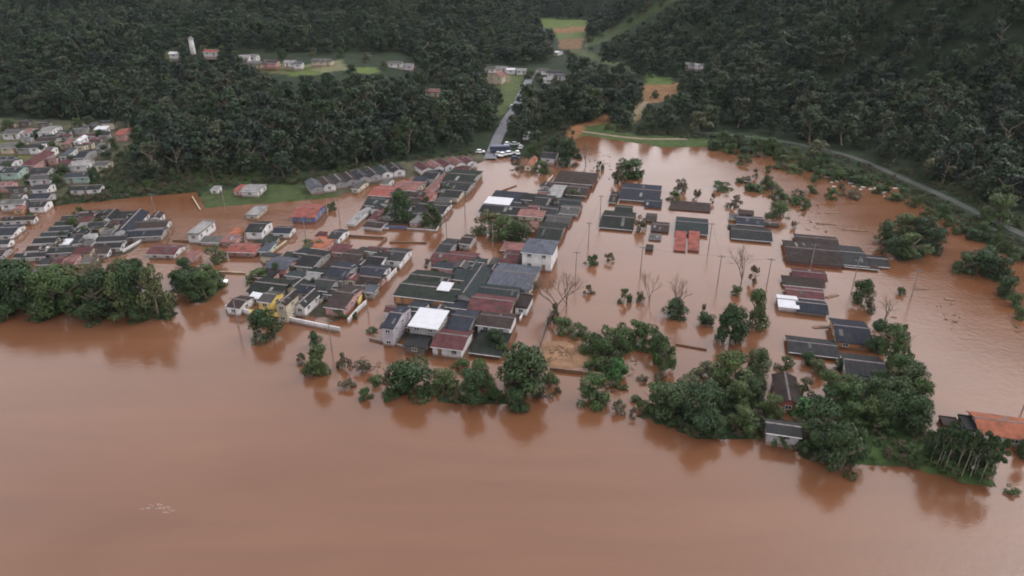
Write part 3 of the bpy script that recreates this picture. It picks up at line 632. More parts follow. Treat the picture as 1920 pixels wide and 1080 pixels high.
HS('Z4', [
 (395, 322, 640, 262, 2.5, 'gx', .9, 'bg', 'p', 'pink house with a blue grey roof beside the garden'),
 (625, 305, 870, 212, 2.6, 'gx', .9, 'dk', 'g', 'dark roof below the walled flooded lot, left one'),
 (830, 402, 1088, 302, 2.8, 'gx', 1.0, 'nv', 'g', 'navy roof in the centre of the left block'),
 (930, 292, 1165, 205, 2.7, 'gx', .9, 'br', 'g', 'dark brown roof touching the brown lot wall'),
 (1132, 312, 1330, 225, 2.7, 'gx', .9, 'dk', 'w', 'dark roof with a white eave near the street bend'),
 (1275, 262, 1480, 195, 2.6, 'gx', .9, 'dk', 'w', 'northernmost dark roof of the left block, by the street'),
 (1098, 378, 1325, 318, 2.6, 'gx', .8, 'nv', 'w', 'navy roof with white gate posts beside the street'),
 (1075, 448, 1288, 385, 2.3, 'gx', .8, 'br', 'b', 'brown roofed house with a dark porch on the street side'),
 (735, 485, 962, 400, 2.6, 'gx', .9, 'dk', 'g', 'dark roof behind the house with white gable walls'),
 (665, 412, 800, 385, 2.2, 'sf', .4, 'lg', 'w', 'small pale shed beside the pink house'),
 (268, 500, 600, 432, 2.4, 'gx', .8, 'gn', 'd', 'wide mossy roof behind the yellow house'),
 (345, 575, 512, 515, 4.7, 'gx', .8, 'gy', 'y', 'yellow two storey house with a balcony on the river bank'),
 (500, 600, 605, 530, 4.9, 'gy', .9, 'br', 'c', 'tall narrow cream house joined to the yellow house'),
 (108, 618, 290, 552, 2.4, 'gx', .7, 'br', 'w', 'small brown roofed white house at the left end of the bank'),
 (625, 612, 782, 525, 3.1, 'gy', 1.3, 'dk', 'w', 'dark roof with white gable walls above the river'),
 (848, 612, 1128, 475, 2.7, 'gx', 1.1, 'br', 'p', 'greyish brown roof with a yellow fence at the street'),
 (705, 170, 925, 110, 2.0, 'gx', .9, 'og', 'p', 'bright orange red tiled roof by the walled flooded lot'),
 (862, 104, 1010, 48, 2.3, 'gx', .8, 'dk', 'w', 'dark roof with a white side wall behind the orange red roof'),
 (770, 92, 845, 68, 1.4, 'sf', .3, 'mr', 'r', 'tiny maroon hut left of the dark roof behind the orange one'),
 (1132, 502, 1232, 470, 2.6, 'sf', .3, 'bg', 'g', 'small blue grey lean-to near the street posts'),
 (630, 505, 800, 455, 2.5, 'gx', .8, 'nv', 'g', 'small navy roof left of the white gable walls'),
 (905, 640, 1010, 610, 1.6, 'sf', .3, 'lg', 'c', 'little cream outbuilding in the green front yard'),
], g4)
# balcony of the yellow house
yl = [o for o in COL.objects if o.get('label', '').startswith('yellow two storey')][0]
bal = MB().box(-4, 4, -1.5, -.02, 1.75, 1.95); 
b0 = obj('balcony', bal.mesh('balcony', WC['y']), None, yl); b0.location = (0, -2.3, 0)
rl = MB()
for k in range(13): rl.box(-4 + k * .65, -3.93 + k * .65, -1.48, -1.42, 1.95, 2.8)
rl.box(-4, 4, -1.5, -1.40, 2.8, 2.88); obj('railing', rl.mesh('railing', WC['y']), None, b0)
g3 = 'houses around the orange flooded street on the left'
HS('Z3', [
 (455, 432, 640, 345, 3.2, 'flat', .3, 'lg', 'w', 'pale flat topped building standing alone in the orange water'),
 (545, 492, 722, 462, 1.2, 'sf', .3, 'gy', 'w', 'low grey shed with a white edge beside the pale flat building'),
 (888, 412, 1072, 345, 3.2, 'gx', 1.0, 'dk', 'w', 'dark roofed house with a pink front and white side wall'),
 (1090, 425, 1250, 382, 2.2, 'gx', .8, 'nv', 'w', 'navy roof right of the pink fronted house'),
 (702, 492, 858, 440, 1.8, 'gx', .7, 'pk', 'p', 'pinkish roof left of the pink fronted house'),
 (762, 436, 860, 396, 1.4, 'sf', .3, 'og', 'o', 'small orange shed behind the pinkish roof'),
 (752, 565, 1000, 512, 2.0, 'gx', .9, 'rd', 'p', 'long red brown tiled roof with a pale spot'),
 (992, 505, 1128, 462, 1.9, 'sf', .4, 'gn', 'g', 'mossy lean-to right of the red brown roof'),
 (1002, 562, 1090, 505, 2.1, 'sf', .4, 'bg', 't', 'pale blue grey hut beside the red brown roof'),
 (1235, 302, 1478, 218, 2.3, 'gx', 1.1, 'rd', 'n', 'red tiled house with blue walls below the green field'),
 (890, 290, 1035, 232, 1.9, 'flat', .2, 'lg', 'c', 'half sunken cream hut near the green field'),
 (152, 582, 420, 522, 1.9, 'gx', 1.0, 'mr', 'w', 'maroon roofed white house behind the river bank trees'),
 (432, 622, 522, 568, 1.7, 'sf', .3, 'pk', 'p', 'small pink hut right of the maroon roofed white house'),
 (345, 765, 505, 700, 2.0, 'gx', .8, 'dk', 'g', 'dark roof among the garden trees near the bank'),
 (925, 900, 1000, 880, 2.2, 'sf', .2, 'wh', 'w', 'tiny white lean-to behind the brown roofed bank house'),
 (852, 112, 1030, 66, 2.4, 'gx', .6, 'lg', 'w', 'long whitish shed on the far edge of the green field'),
 (822, 108, 868, 72, 2.2, 'sf', .3, 'rd', 'p', 'small red end hut attached to the whitish field shed'),
 (630, 98, 690, 84, 2.0, 'sf', .3, 'lg', 'w', 'tiny white hut left of the whitish field shed'),
], g3)
g2 = 'terrace houses of the far left block'
ords = ['northernmost', 'second', 'third', 'fourth', 'fifth', 'sixth', 'seventh', 'eighth', 'ninth', 'tenth']
for k, q in enumerate([(522, 192, 680, 150), (468, 238, 650, 200), (420, 284, 622, 246), (352, 330, 592, 288), (286, 388, 502, 336), (228, 450, 412, 402), (130, 508, 402, 462)]):
    H('Z2', *q, 2.0, 'gx', .8, ['dk', 'gn', 'tl', 'tl', 'dk', 'br', 'dk'][k], 'w' if k in (0, 4, 5, 6) else 'g', ('northernmost' if k == 0 else ords[k]) + ' narrow dark roof down the left row beside the orange lane', group=g2)
HS('Z2', [
 (888, 190, 1000, 122, 2.6, 'gy', 1.2, 'dk', 'w', 'dark roof with a white gable at the top of the left block'),
 (972, 295, 1245, 135, 2.6, 'gy', 1.4, 'nv', 'w', 'large navy roof with a white ridge stripe at the block corner'),
 (1132, 262, 1435, 190, 2.2, 'gx', .9, 'br', 'w', 'brown black roof at the right corner of the left block'),
 (1060, 335, 1395, 262, 2.1, 'gx', .9, 'nv', 'g', 'navy roof along the right street of the left block'),
 (850, 312, 965, 265, 2.2, 'sf', .4, 'gy', 'g', 'grey roof left of the large navy striped roof'),
 (825, 372, 1085, 318, 2.0, 'gx', .8, 'dk', 'w', 'dark roof second from the lower end of the right row'),
 (795, 432, 1045, 376, 2.0, 'gx', .8, 'dk', 'w', 'dark roof at the lower end of the right row'),
 (665, 245, 740, 225, 2.0, 'sf', .3, 'lg', 'w', 'small pale shed in the yard between the two rows'),
 (520, 392, 595, 362, 2.2, 'sf', .3, 'wh', 'w', 'white topped shed behind the fifth narrow roof'),
 (690, 410, 790, 372, 2.3, 'sf', .3, 'gy', 'w', 'white walled hut in the middle yard of the left block'),
 (735, 345, 800, 318, 2.3, 'sf', .3, 'lg', 'w', 'pale little hut above the white walled yard hut'),
 (415, 470, 690, 410, 2.2, 'gx', .8, 'gn', 'g', 'mossy roof above the pink house behind the bank trees'),
 (445, 560, 560, 500, 2.0, 'gx', .7, 'mr', 'p', 'pink house with a maroon roof behind the bank trees'),
 (570, 545, 650, 492, 3.0, 'sf', .3, 'pk', 'p', 'tall pink walled hut with one dark window'),
 (690, 548, 820, 510, 2.0, 'sf', .3, 'gy', 'c', 'cream walled shed right of the pink hut'),
 (20, 200, 312, 158, 2.0, 'gx', .8, 'br', 'w', 'brown roof with a white edge at the far left edge'),
 (-120, 325, 205, 232, 2.0, 'gx', .9, 'nv', 'w', 'wide navy roof at the left picture edge'),
 (-100, 400, 110, 352, 2.0, 'gx', .8, 'dk', 'w', 'dark roof below the wide navy roof at the left edge'),
 (-120, 500, 90, 425, 2.0, 'gx', .8, 'br', 'g', 'lowest brown roof at the left picture edge'),
 (600, 290, 760, 255, 1.9, 'gx', .6, 'gn', 'g', 'mossy shed roof in the upper yard of the left block'),
 (330, 560, 440, 530, 1.9, 'sf', .4, 'dk', 'w', 'dark lean-to left of the pink house'),
 (590, 345, 720, 305, 2.0, 'gx', .6, 'dk', 'g', 'dark shed roof in the middle yard of the left block'),
], g2)
g1 = 'houses of the left hillside village'
HS('Z1', [
 (20, 250, 240, 205, 3.0, 'gx', .8, 'gy', 'w', 'grey roofed house at the top left of the hillside village'),
 (238, 240, 322, 198, 3.0, 'gx', .8, 'pk', 'w', 'small white house with a pinkish roof, top of the village'),
 (352, 238, 560, 178, 3.2, 'gx', .8, 'lg', 'w', 'long pale building at the top of the village'),
 (868, 210, 1002, 185, 2.8, 'sf', .4, 'wh', 'w', 'white roofed hut against the forest edge'),
 (1065, 258, 1222, 200, 3.0, 'gx', 1.0, 'rd', 'p', 'faded red roof highest up beside the forest'),
 (612, 345, 700, 290, 3.0, 'gx', .9, 'pk', 'b', 'brownish pink roof beside a white gable'),
 (695, 318, 780, 275, 3.6, 'gy', .8, 'wh', 'w', 'bright white gable house in the village'),
 (565, 455, 690, 395, 3.0, 'sf', .6, 'bg', 'w', 'pale blue roof in the middle of the village'),
 (690, 470, 872, 395, 3.0, 'gx', 1.0, 'nv', 'g', 'dark navy roof right of the pale blue roof'),
 (640, 545, 860, 490, 2.6, 'gx', .7, 'lg', 'w', 'long whitish house below the dark navy roof'),
 (862, 545, 1030, 498, 2.6, 'gx', .7, 'gy', 'c', 'greyish cream house at the forest side of the village'),
 (212, 535, 488, 425, 3.2, 'hip', 1.6, 'mr', 'p', 'big maroon hipped roof in the village'),
 (270, 378, 420, 335, 3.0, 'gx', .8, 'dk', 'w', 'white house with a dark roof above the big maroon roof'),
 (418, 408, 512, 372, 3.0, 'gx', .8, 'gy', 'w', 'little white house right above the big maroon roof'),
 (0, 378, 258, 325, 3.0, 'gx', .8, 'gy', 'c', 'long cream house at the left edge of the village'),
 (280, 605, 500, 555, 2.8, 'gx', .9, 'dk', 'g', 'dark roof just below the big maroon roof'),
 (268, 672, 500, 625, 2.6, 'gx', .8, 'gy', 'w', 'grey roof with a whitish wall in the village centre'),
 (300, 762, 498, 708, 2.6, 'gx', .8, 'dk', 'w', 'dark roof over a bright white wall in the village'),
 (648, 765, 950, 718, 2.2, 'gx', .7, 'gn', 'w', 'long low house with a white wall at the thicket'),
 (268, 848, 500, 790, 2.6, 'gx', .9, 'nv', 'g', 'navy roof near the orange water below the village'),
 (268, 920, 470, 862, 2.4, 'gx', .8, 'dk', 'w', 'dark roof over a white wall closest to the orange water'),
 (100, 842, 240, 806, 2.6, 'gx', .7, 'gy', 'w', 'small grey roof in the lower left of the village'),
 (0, 900, 258, 850, 2.4, 'gx', .8, 'gy', 'w', 'greyish roof at the lower left village edge'),
 (0, 728, 150, 690, 2.6, 'gx', .8, 'pk', 'p', 'pink walled house at the left village edge'),
 (0, 612, 258, 545, 2.8, 'gx', .9, 'tl', 't', 'teal roofed greenish house at the left village edge'),
 (598, 652, 860, 600, 2.6, 'gx', .8, 'tl', 't', 'greenish house between the long white houses'),
 (0, 545, 190, 480, 2.8, 'gx', .9, 'nv', 'w', 'navy roof left of the big maroon roof'),
 (130, 945, 240, 915, 2.0, 'sf', .3, 'pk', 'o', 'small orange hut at the water below the village'),
 (330, 320, 560, 275, 2.8, 'gx', .8, 'br', 'g', 'brown roof under the long pale building'),
 (880, 380, 1000, 335, 2.8, 'gx', .8, 'gy', 'g', 'grey hut half hidden at the forest edge'),
], g1)
g5 = 'row houses along the foot of the wooded hill'
rowc = ['bg', 'br', 'dk', 'br', 'nv', 'dk', 'tl', 'dk']
for k in range(8):
    cx, cy = 190 + k * 104, 362 - k * 21
    H('Z5', cx, cy, cx, cy, 2.6, 'gy', 1.0, rowc[k], 'w' if k in (1, 6, 7) else 'g', ords[k].replace('northernmost', 'first') + ' dark gabled row house from the green field under the wood', group=g5, rot=-28, wd=(5.0, 9.5))
for k in range(5):
    cx, cy = 1175 + k * 98, 205 - k * 15
    H('Z5', cx, cy, cx, cy, 2.7, 'gy', 1.1, 'mr' if k % 2 == 0 else 'pk', 'w', ords[k].replace('northernmost', 'first') + ' of five red roofed white gabled houses, counted from the left', group='red roofed white gabled row', rot=-30, wd=(4.8, 8.5))
g5b = 'houses left of the upper flooded street'
HS('Z5', [
 (1150, 305, 1345, 240, 2.4, 'gx', .8, 'dk', 'w', 'dark roof just below the red roofed white gables'),
 (692, 455, 1022, 396, 2.4, 'gx', .9, 'rd', 'r', 'long red roof at the end of the orange lane'),
 (905, 402, 1180, 346, 2.5, 'gx', .9, 'pk', 'c', 'pinkish red roof right behind the long red roof'),
 (1212, 425, 1340, 285, 2.6, 'gy', 1.1, 'pk', 'p', 'pink red gabled roof near the upper street'),
 (1172, 505, 1292, 440, 2.4, 'gx', .8, 'rd', 'p', 'small red roof in front of the pink red gabled roof'),
 (1345, 335, 1690, 248, 2.4, 'gx', .9, 'gn', 'g', 'long mossy roof at the top of the upper street'),
 (1350, 402, 1630, 335, 2.3, 'gx', .9, 'dk', 'g', 'dark roof second from the top along the upper street'),
 (1352, 472, 1552, 405, 2.2, 'gx', .9, 'gn', 'c', 'mossy roof third from the top along the upper street'),
 (652, 545, 872, 478, 2.0, 'gx', .8, 'tl', 'g', 'teal grey roof below the long red roof'),
 (1092, 602, 1420, 535, 2.0, 'gx', .9, 'dk', 'w', 'wide dark roof between the two dense garden trees'),
 (1262, 540, 1420, 495, 2.2, 'sf', .4, 'gy', 'w', 'grey lean-to beside the upper street'),
 (520, 705, 690, 580, 1.6, 'gx', .7, 'lg', 'w', 'pale grey sheet roof shed at the orange lane corner'),
 (690, 672, 860, 585, 2.0, 'gx', .9, 'mr', 'p', 'maroon roof left of the dense garden tree'),
 (640, 742, 850, 695, 1.5, 'gx', .6, 'br', 'w', 'low brown roof with a white wall beside the blue fence'),
 (1062, 705, 1168, 650, 1.9, 'sf', .4, 'lg', 'p', 'pale pinkish hut between the two dense garden trees'),
 (800, 358, 890, 318, 2.2, 'gx', .6, 'gy', 'w', 'grey hut behind the pinkish red roof'),
 (560, 400, 640, 340, 2.0, 'gx', .6, 'gy', 'c', 'small cream hut under the dark row houses'),
 (1040, 470, 1150, 420, 2.0, 'gx', .7, 'br', 'g', 'brown hut between the long red roof and the small red roof'),
], g5b)
g7 = 'houses between the two flooded streets'
HS('Z7', [
 (230, 602, 520, 560, 1.6, 'sf', .5, 'nv', 'g', 'navy roof strip beside the white metal roof'),
 (172, 645, 402, 605, 1.9, 'sf', .4, 'wh', 'w', 'bright white metal roof beside the upper street'),
 (145, 705, 540, 652, 1.6, 'gx', .8, 'dk', 'g', 'dark roof in front of the white metal roof'),
 (772, 450, 1118, 385, 1.9, 'hip', 1.3, 'br', 'b', 'brown hipped roof at the head of the flooded square'),
 (700, 585, 862, 490, 1.6, 'gx', .8, 'lg', 'g', 'pale grey roof below the brown hipped roof'),
 (865, 555, 1065, 480, 1.5, 'gx', .8, 'br', 'd', 'dark brown roof right of the pale grey roof'),
 (560, 645, 770, 572, 1.7, 'gx', .8, 'dk', 'w', 'dark roof left of the pale grey roof'),
 (725, 645, 990, 602, 1.5, 'gx', .7, 'tl', 'w', 'dark teal roof under the brown and grey roofs'),
 (645, 722, 800, 662, 1.6, 'gx', .6, 'dk', 'w', 'dark roof with white frames beside the maroon roof'),
 (812, 715, 985, 655, 1.5, 'gx', .6, 'gy', 'w', 'grey roof with white edges on the right street'),
 (530, 702, 640, 655, 1.7, 'gx', .7, 'mr', 'c', 'small maroon roof over the cream wall'),
 (462, 735, 680, 708, 2.0, 'sf', .3, 'pk', 'c', 'cream walled house behind the garden trees'),
 (692, 795, 915, 735, 1.4, 'gx', .7, 'gy', 'l', 'lilac grey roof beside the right street'),
 (605, 945, 860, 812, 1.4, 'gx', 1.2, 'gn', 'g', 'big dark mossy roof behind the white two storey house'),
 (532, 862, 622, 805, 1.6, 'sf', .4, 'pk', 'o', 'small orange hut among the garden trees'),
 (655, 250, 800, 200, 2.6, 'gx', .8, 'dk', 'w', 'dark roof hidden in trees near the parked cars'),
 (525, 318, 608, 255, 2.6, 'gy', .9, 'og', 'c', 'cream house with an orange roof near the parked cars'),
], g7)
g8 = 'roofs standing out of the flooded square'
HS('Z8', [
 (288, 285, 392, 190, .7, 'gx', .8, 'br', 'b', 'small brown roof at the left of the sunken navy roof'),
 (382, 255, 775, 135, .9, 'gx', 1.1, 'nv', 'g', 'sunken long navy roof with a white patch'),
 (612, 322, 780, 258, .5, 'gx', .7, 'nv', 'g', 'small navy roof below the sunken long navy roof'),
 (842, 345, 1208, 305, .4, 'sf', .5, 'br', 'g', 'thin brown roof strip just above the water'),
 (342, 372, 520, 318, .7, 'gx', .7, 'gn', 'g', 'small mossy roof behind the big mossy roof'),
 (202, 508, 545, 378, .8, 'gx', 1.1, 'gn', 'g', 'big sunken mossy roof on the left of the square'),
 (620, 455, 735, 388, .6, 'gx', .7, 'br', 'b', 'brown roof behind the small brown roof of the square'),
 (670, 542, 845, 468, .6, 'gx', .8, 'br', 'b', 'brown roof left of the teal roof of the square'),
 (888, 552, 1188, 435, .8, 'gx', 1.1, 'tl', 'g', 'sunken dark teal roof above the two red roofs'),
 (652, 620, 772, 568, .4, 'gx', .5, 'gy', 'g', 'little grey roof left of the two red roofs'),
 (878, 716, 996, 572, .5, 'sf', .9, 'rd', 'r', 'left one of two red roofs in the water'),
 (1006, 716, 1112, 572, .5, 'sf', .9, 'rd', 'r', 'right one of two red roofs in the water'),
 (632, 716, 690, 672, .5, 'flat', .1, 'br', 'b', 'small brown box top in the water'),
 (1368, 512, 1440, 482, .5, 'gx', .5, 'dk', 'g', 'small dark roof left of the navy roofs'),
 (1440, 478, 1680, 418, .8, 'gx', .9, 'nv', 'g', 'navy roof right of the flooded cross street'),
 (1395, 608, 1745, 522, .8, 'gx', 1.0, 'dk', 'g', 'dark roof in front of the navy roof right of the cross street'),
 (1668, 492, 1818, 462, .5, 'gx', .5, 'br', 'b', 'narrow brown roof touching the navy roof'),
 (1460, 388, 1598, 368, .5, 'sf', .4, 'br', 'b', 'thin brown roof edge behind the yellow wall'),
 (1380, 432, 1462, 395, 1.0, 'sf', .3, 'gy', 'y', 'yellow walled hut beside the dark bush'),
], g8)
g9 = 'roofs standing out of the right hand flood'
HS('R1', [
 (252, 408, 652, 262, .8, 'gx', 1.2, 'br', 'r', 'largest dark brown roof of the right hand flood'),
 (322, 248, 660, 200, .7, 'gx', .7, 'br', 'b', 'brown roof strip behind the largest brown roof'),
 (692, 428, 862, 282, .8, 'gx', 1.0, 'dk', 'w', 'black roof right of the largest brown roof'),
 (935, 440, 1068, 362, .7, 'gx', .8, 'dk', 'w', 'small black roof with a white end wall'),
 (705, 446, 1005, 425, .6, 'sf', .3, 'br', 'd', 'thin brown strip roof under the black roof'),
 (302, 548, 562, 482, .9, 'gx', .7, 'mr', 'w', 'upper maroon roof of the stacked group in the flood'),
 (212, 602, 548, 565, .8, 'sf', .4, 'br', 'b', 'broken brown roof frame in the stacked group'),
 (242, 700, 540, 642, .9, 'gx', .7, 'mr', 'b', 'lower maroon roof of the stacked group in the flood'),
 (178, 788, 330, 700, 1.4, 'gx', .6, 'wh', 'w', 'white roof at the left of the stacked group'),
 (332, 825, 568, 742, 1.0, 'gx', .9, 'nv', 'g', 'navy roof right of the small white roof'),
], g9)
HS('R3', [
 (490, 205, 640, 95, 1.6, 'gx', 1.2, 'nv', 'o', 'dark navy roof over an orange wall among trees'),
 (228, 262, 480, 200, .9, 'gx', .8, 'dk', 'g', 'low dark roof left of the navy roof among trees'),
 (545, 382, 725, 290, 1.9, 'gx', 1.0, 'dk', 'w', 'dark roof with a white front in the tree clump'),
 (160, 540, 272, 400, 2.0, 'gy', 1.0, 'br', 'r', 'brown roofed house with red awning by the channel'),
 (105, 705, 288, 652, 2.6, 'gx', .8, 'dk', 'g', 'grey walled house with dark roof at the river edge'),
 (1272, 712, 1600, 636, 1.8, 'gx', 1.2, 'og', 'w', 'bright orange tiled house at the right picture edge'),
 (1198, 690, 1270, 622, 1.8, 'flat', .2, 'dk', 'd', 'small black hut beside the orange tiled house'),
 (1075, 665, 1145, 625, .9, 'flat', .1, 'br', 'b', 'brown box hut in the water left of the black hut'),
], g9)
# far houses on the plateau and at the top of the climbing road
def far(px, py, wd, e, roof, rh, rc, wc, label, group, rot=5, **kw):
    H('PH', px, py, px, py, e, roof, rh, rc, wc, label, group=group, rot=rot, wd=wd, **kw)
gp = 'houses on the hilltop clearing'
for px, py, wd, e, rf, rc, wc, lab in [
    (328, 100, (6, 5), 3, 'gx', 'wh', 'w', 'tiny white house left on the hilltop'), (398, 96, (9, 7), 3, 'gx', 'rd', 'w', 'red roofed hilltop house right of the white tower'),
    (460, 106, (7, 6), 3, 'gx', 'lg', 'w', 'pale hilltop house, left of the white pair'), (476, 105, (5, 6), 3, 'gx', 'lg', 'w', 'pale hilltop house, right of the white pair'),
    (482, 118, (9, 6), 2.8, 'gx', 'gy', 'c', 'grey roofed hilltop house above the bright field'), (508, 116, (9, 7), 2.8, 'gx', 'br', 'p', 'brown roofed hilltop house beside the grey one'),
    (545, 116, (7, 5), 2.8, 'gx', 'lg', 'w', 'pale hilltop house right above the bright green field'), (560, 119, (5, 5), 2.8, 'gx', 'bg', 'w', 'small blue grey hilltop house near the bright field'),
    (605, 114, (12, 6), 2.4, 'gx', 'gy', 'c', 'long grey shed behind the hilltop plot'), (742, 118, (9, 6), 2.8, 'gx', 'gy', 'w', 'grey roofed hilltop house farthest right, upper'),
    (762, 122, (9, 6), 2.8, 'gx', 'lg', 'w', 'whitish hilltop house farthest right'), (790, 127, (11, 7), 2.8, 'gx', 'rd', 'p', 'red roofed hilltop house at the right end'),
    (812, 170, (8, 7), 3, 'gx', 'pk', 'c', 'pink roofed house alone on the wooded slope')]:
    far(px, py, wd, e, rf, 1.0, rc, wc, lab, gp)
gt = 'houses at the top of the climbing road'
for px, py, wd, e, rf, rc, wc, lab in [
    (915, 128, (10, 6), 3, 'gx', 'gy', 'w', 'grey roofed house left above the chapel'), (940, 127, (8, 6), 3, 'gx', 'lg', 'w', 'pale house directly behind the chapel'),
    (958, 130, (6, 5), 3, 'gx', 'wh', 'w', 'white house between the chapel and the road top'), (978, 131, (7, 6), 3, 'gx', 'lg', 'w', 'whitish house at the left of the road top'),
    (1018, 131, (8, 6), 3, 'gx', 'gy', 'w', 'grey roofed house right of the road top'), (1040, 136, (10, 7), 3, 'gx', 'nv', 'w', 'navy roofed house right of the road top'),
    (1056, 142, (8, 6), 2.8, 'gx', 'bg', 'w', 'blue grey house at the right end above the road'), (1028, 148, (6, 5), 2.8, 'gx', 'lg', 'w', 'small pale house below the navy roofed one')]:
    far(px, py, wd, e, rf, 1.0, rc, wc, lab, gt)
far(932, 142, (9, 12), 4.5, 'gy', 2.6, 'pk', 'c', 'cream gabled chapel beside the top of the climbing road', None, rot=12, name='chapel', cat='chapel', wins=2)
far(1295, 120, (8, 6), 2.8, 'gx', 1, 'lg', 'w', 'left one of the two pale houses in the right forest', gt, rot=20)
far(1312, 121, (6, 5), 2.8, 'gx', 1, 'wh', 'w', 'right one of the two pale houses in the right forest', gt, rot=20)
far(1047, 97, (4, 9), 2.6, 'gx', .6, 'wh', 'w', 'long white shed beside the valley fields', None, rot=30, name='shed', cat='shed')
x, y, z = hit(363, 102); tw = empty('water_tower', (x, y, z)); tag(tw, 'slim white tower standing on the left hilltop', 'tower')
obj('shaft', MB().tube((0, 0, -1), (0, 0, 9), 1.5, 1.4, 10).mesh('shaft', WC['w']), None, tw); obj('cap', MB().tube((0, 0, 9), (0, 0, 10.2), 1.9, .6, 10).mesh('cap', RC['lg']), None, tw)

# sheds and lean-tos squeezed into the blocks
SC = dict(dk='dark', gn='mossy', br='brown', gy='grey', nv='navy', tl='teal', mr='maroon')
fr_ = random.Random(21)
for bi, rot, nm, tries, cap in [(11, -8, 'left terrace block', 500, 18), (12, -8, 'left edge rows', 200, 5), (13, 14, 'left river block', 700, 16), (14, 14, 'right river block', 700, 14), (15, 14, 'upper block', 700, 16), (16, 14, 'block between the streets', 500, 12), (99, -8, 'hillside village', 900, 30)]:
    poly = W([(5, 240), (225, 240), (235, 262), (190, 310), (95, 376), (5, 385)]) if bi == 99 else ISLES[bi][0]
    a = math.radians(rot); u = np.array((math.cos(a), -math.sin(a))); v = np.array((math.sin(a), math.cos(a))); xs_ = [p[0] for p in poly]; ys_ = [p[1] for p in poly]; n = 0
    for _ in range(tries):
        if n >= cap: break
        p = np.array((fr_.uniform(min(xs_), max(xs_)), fr_.uniform(min(ys_), max(ys_))))
        if sdist(poly, p[0], p[1]) < 3.0: continue
        w_, d_ = fr_.uniform(3.2, 6.5), fr_.uniform(3.0, 5.5)
        ok = True
        for (_, _, rw, rd, rr, cx, cy) in RECT:
            q = p - np.array((cx, cy)); aa = math.radians(rr)
            if abs(q @ np.array((math.cos(aa), -math.sin(aa)))) < (rw + w_) / 2 - 1.3 and abs(q @ np.array((math.sin(aa), math.cos(aa)))) < (rd + d_) / 2 - 1.3: ok = False; break
        if not ok: continue
        rc = fr_.choice(['dk', 'dk', 'gn', 'br', 'gy', 'nv', 'tl', 'mr']); e = fr_.uniform(1.5, 2.3) + (.6 if bi == 99 else 0); zb = max(float(ground_z(p[0], p[1])), 0)
        px, py = project(p[0], p[1], zb + e)
        H('PH', float(px), float(py), float(px), float(py), e, fr_.choice(['gx', 'sf', 'sb', 'gy']), fr_.uniform(.4, .8), rc, fr_.choice('wggcpd'), 'small %s roofed shed squeezed between the houses of the %s' % (SC[rc], nm), group='%s sheds of the %s' % (SC[rc], nm), rot=rot, wd=(w_, d_), name='shed', cat='shed', wins=1)
        n += 1
    print(nm, n)

# ------------------------------------------------------------------ yard walls and fences
def ywall(pts, h, wm, label, th=.18):
    P = [at(*p) for p in pts]; o = empty('masonry_fence', (P[0][0], P[0][1], 0)); tag(o, label, 'fence', 'yard walls in the flood')
    for A, B_ in zip(P[:-1], P[1:]):
        L_ = math.hypot(B_[0] - A[0], B_[1] - A[1]); an = math.atan2(B_[1] - A[1], B_[0] - A[0])
        mb = MB().box(0, L_, -th / 2, th / 2, -2, h); mb.box(-.03, L_ + .03, -th / 2 - .05, th / 2 + .05, h, h + .07)
        c = obj('wall_panel', mb.mesh('wall_panel', wm), None, o, (A[0] - P[0][0], A[1] - P[0][1], 0)); c.rotation_euler = (0, 0, an)
        q = MB()
        for k in range(int(L_ / 2.6) + 1): q.box(k * 2.6 - .14, k * 2.6 + .14, -th / 2 - .06, th / 2 + .06, -2, h + .14)
        d = obj('pier', q.mesh('pier', wm), None, c)
S = lambda z, pts: [(ZO[z][0] + x / ZO[z][2], ZO[z][1] + y / ZO[z][2]) for x, y in pts]
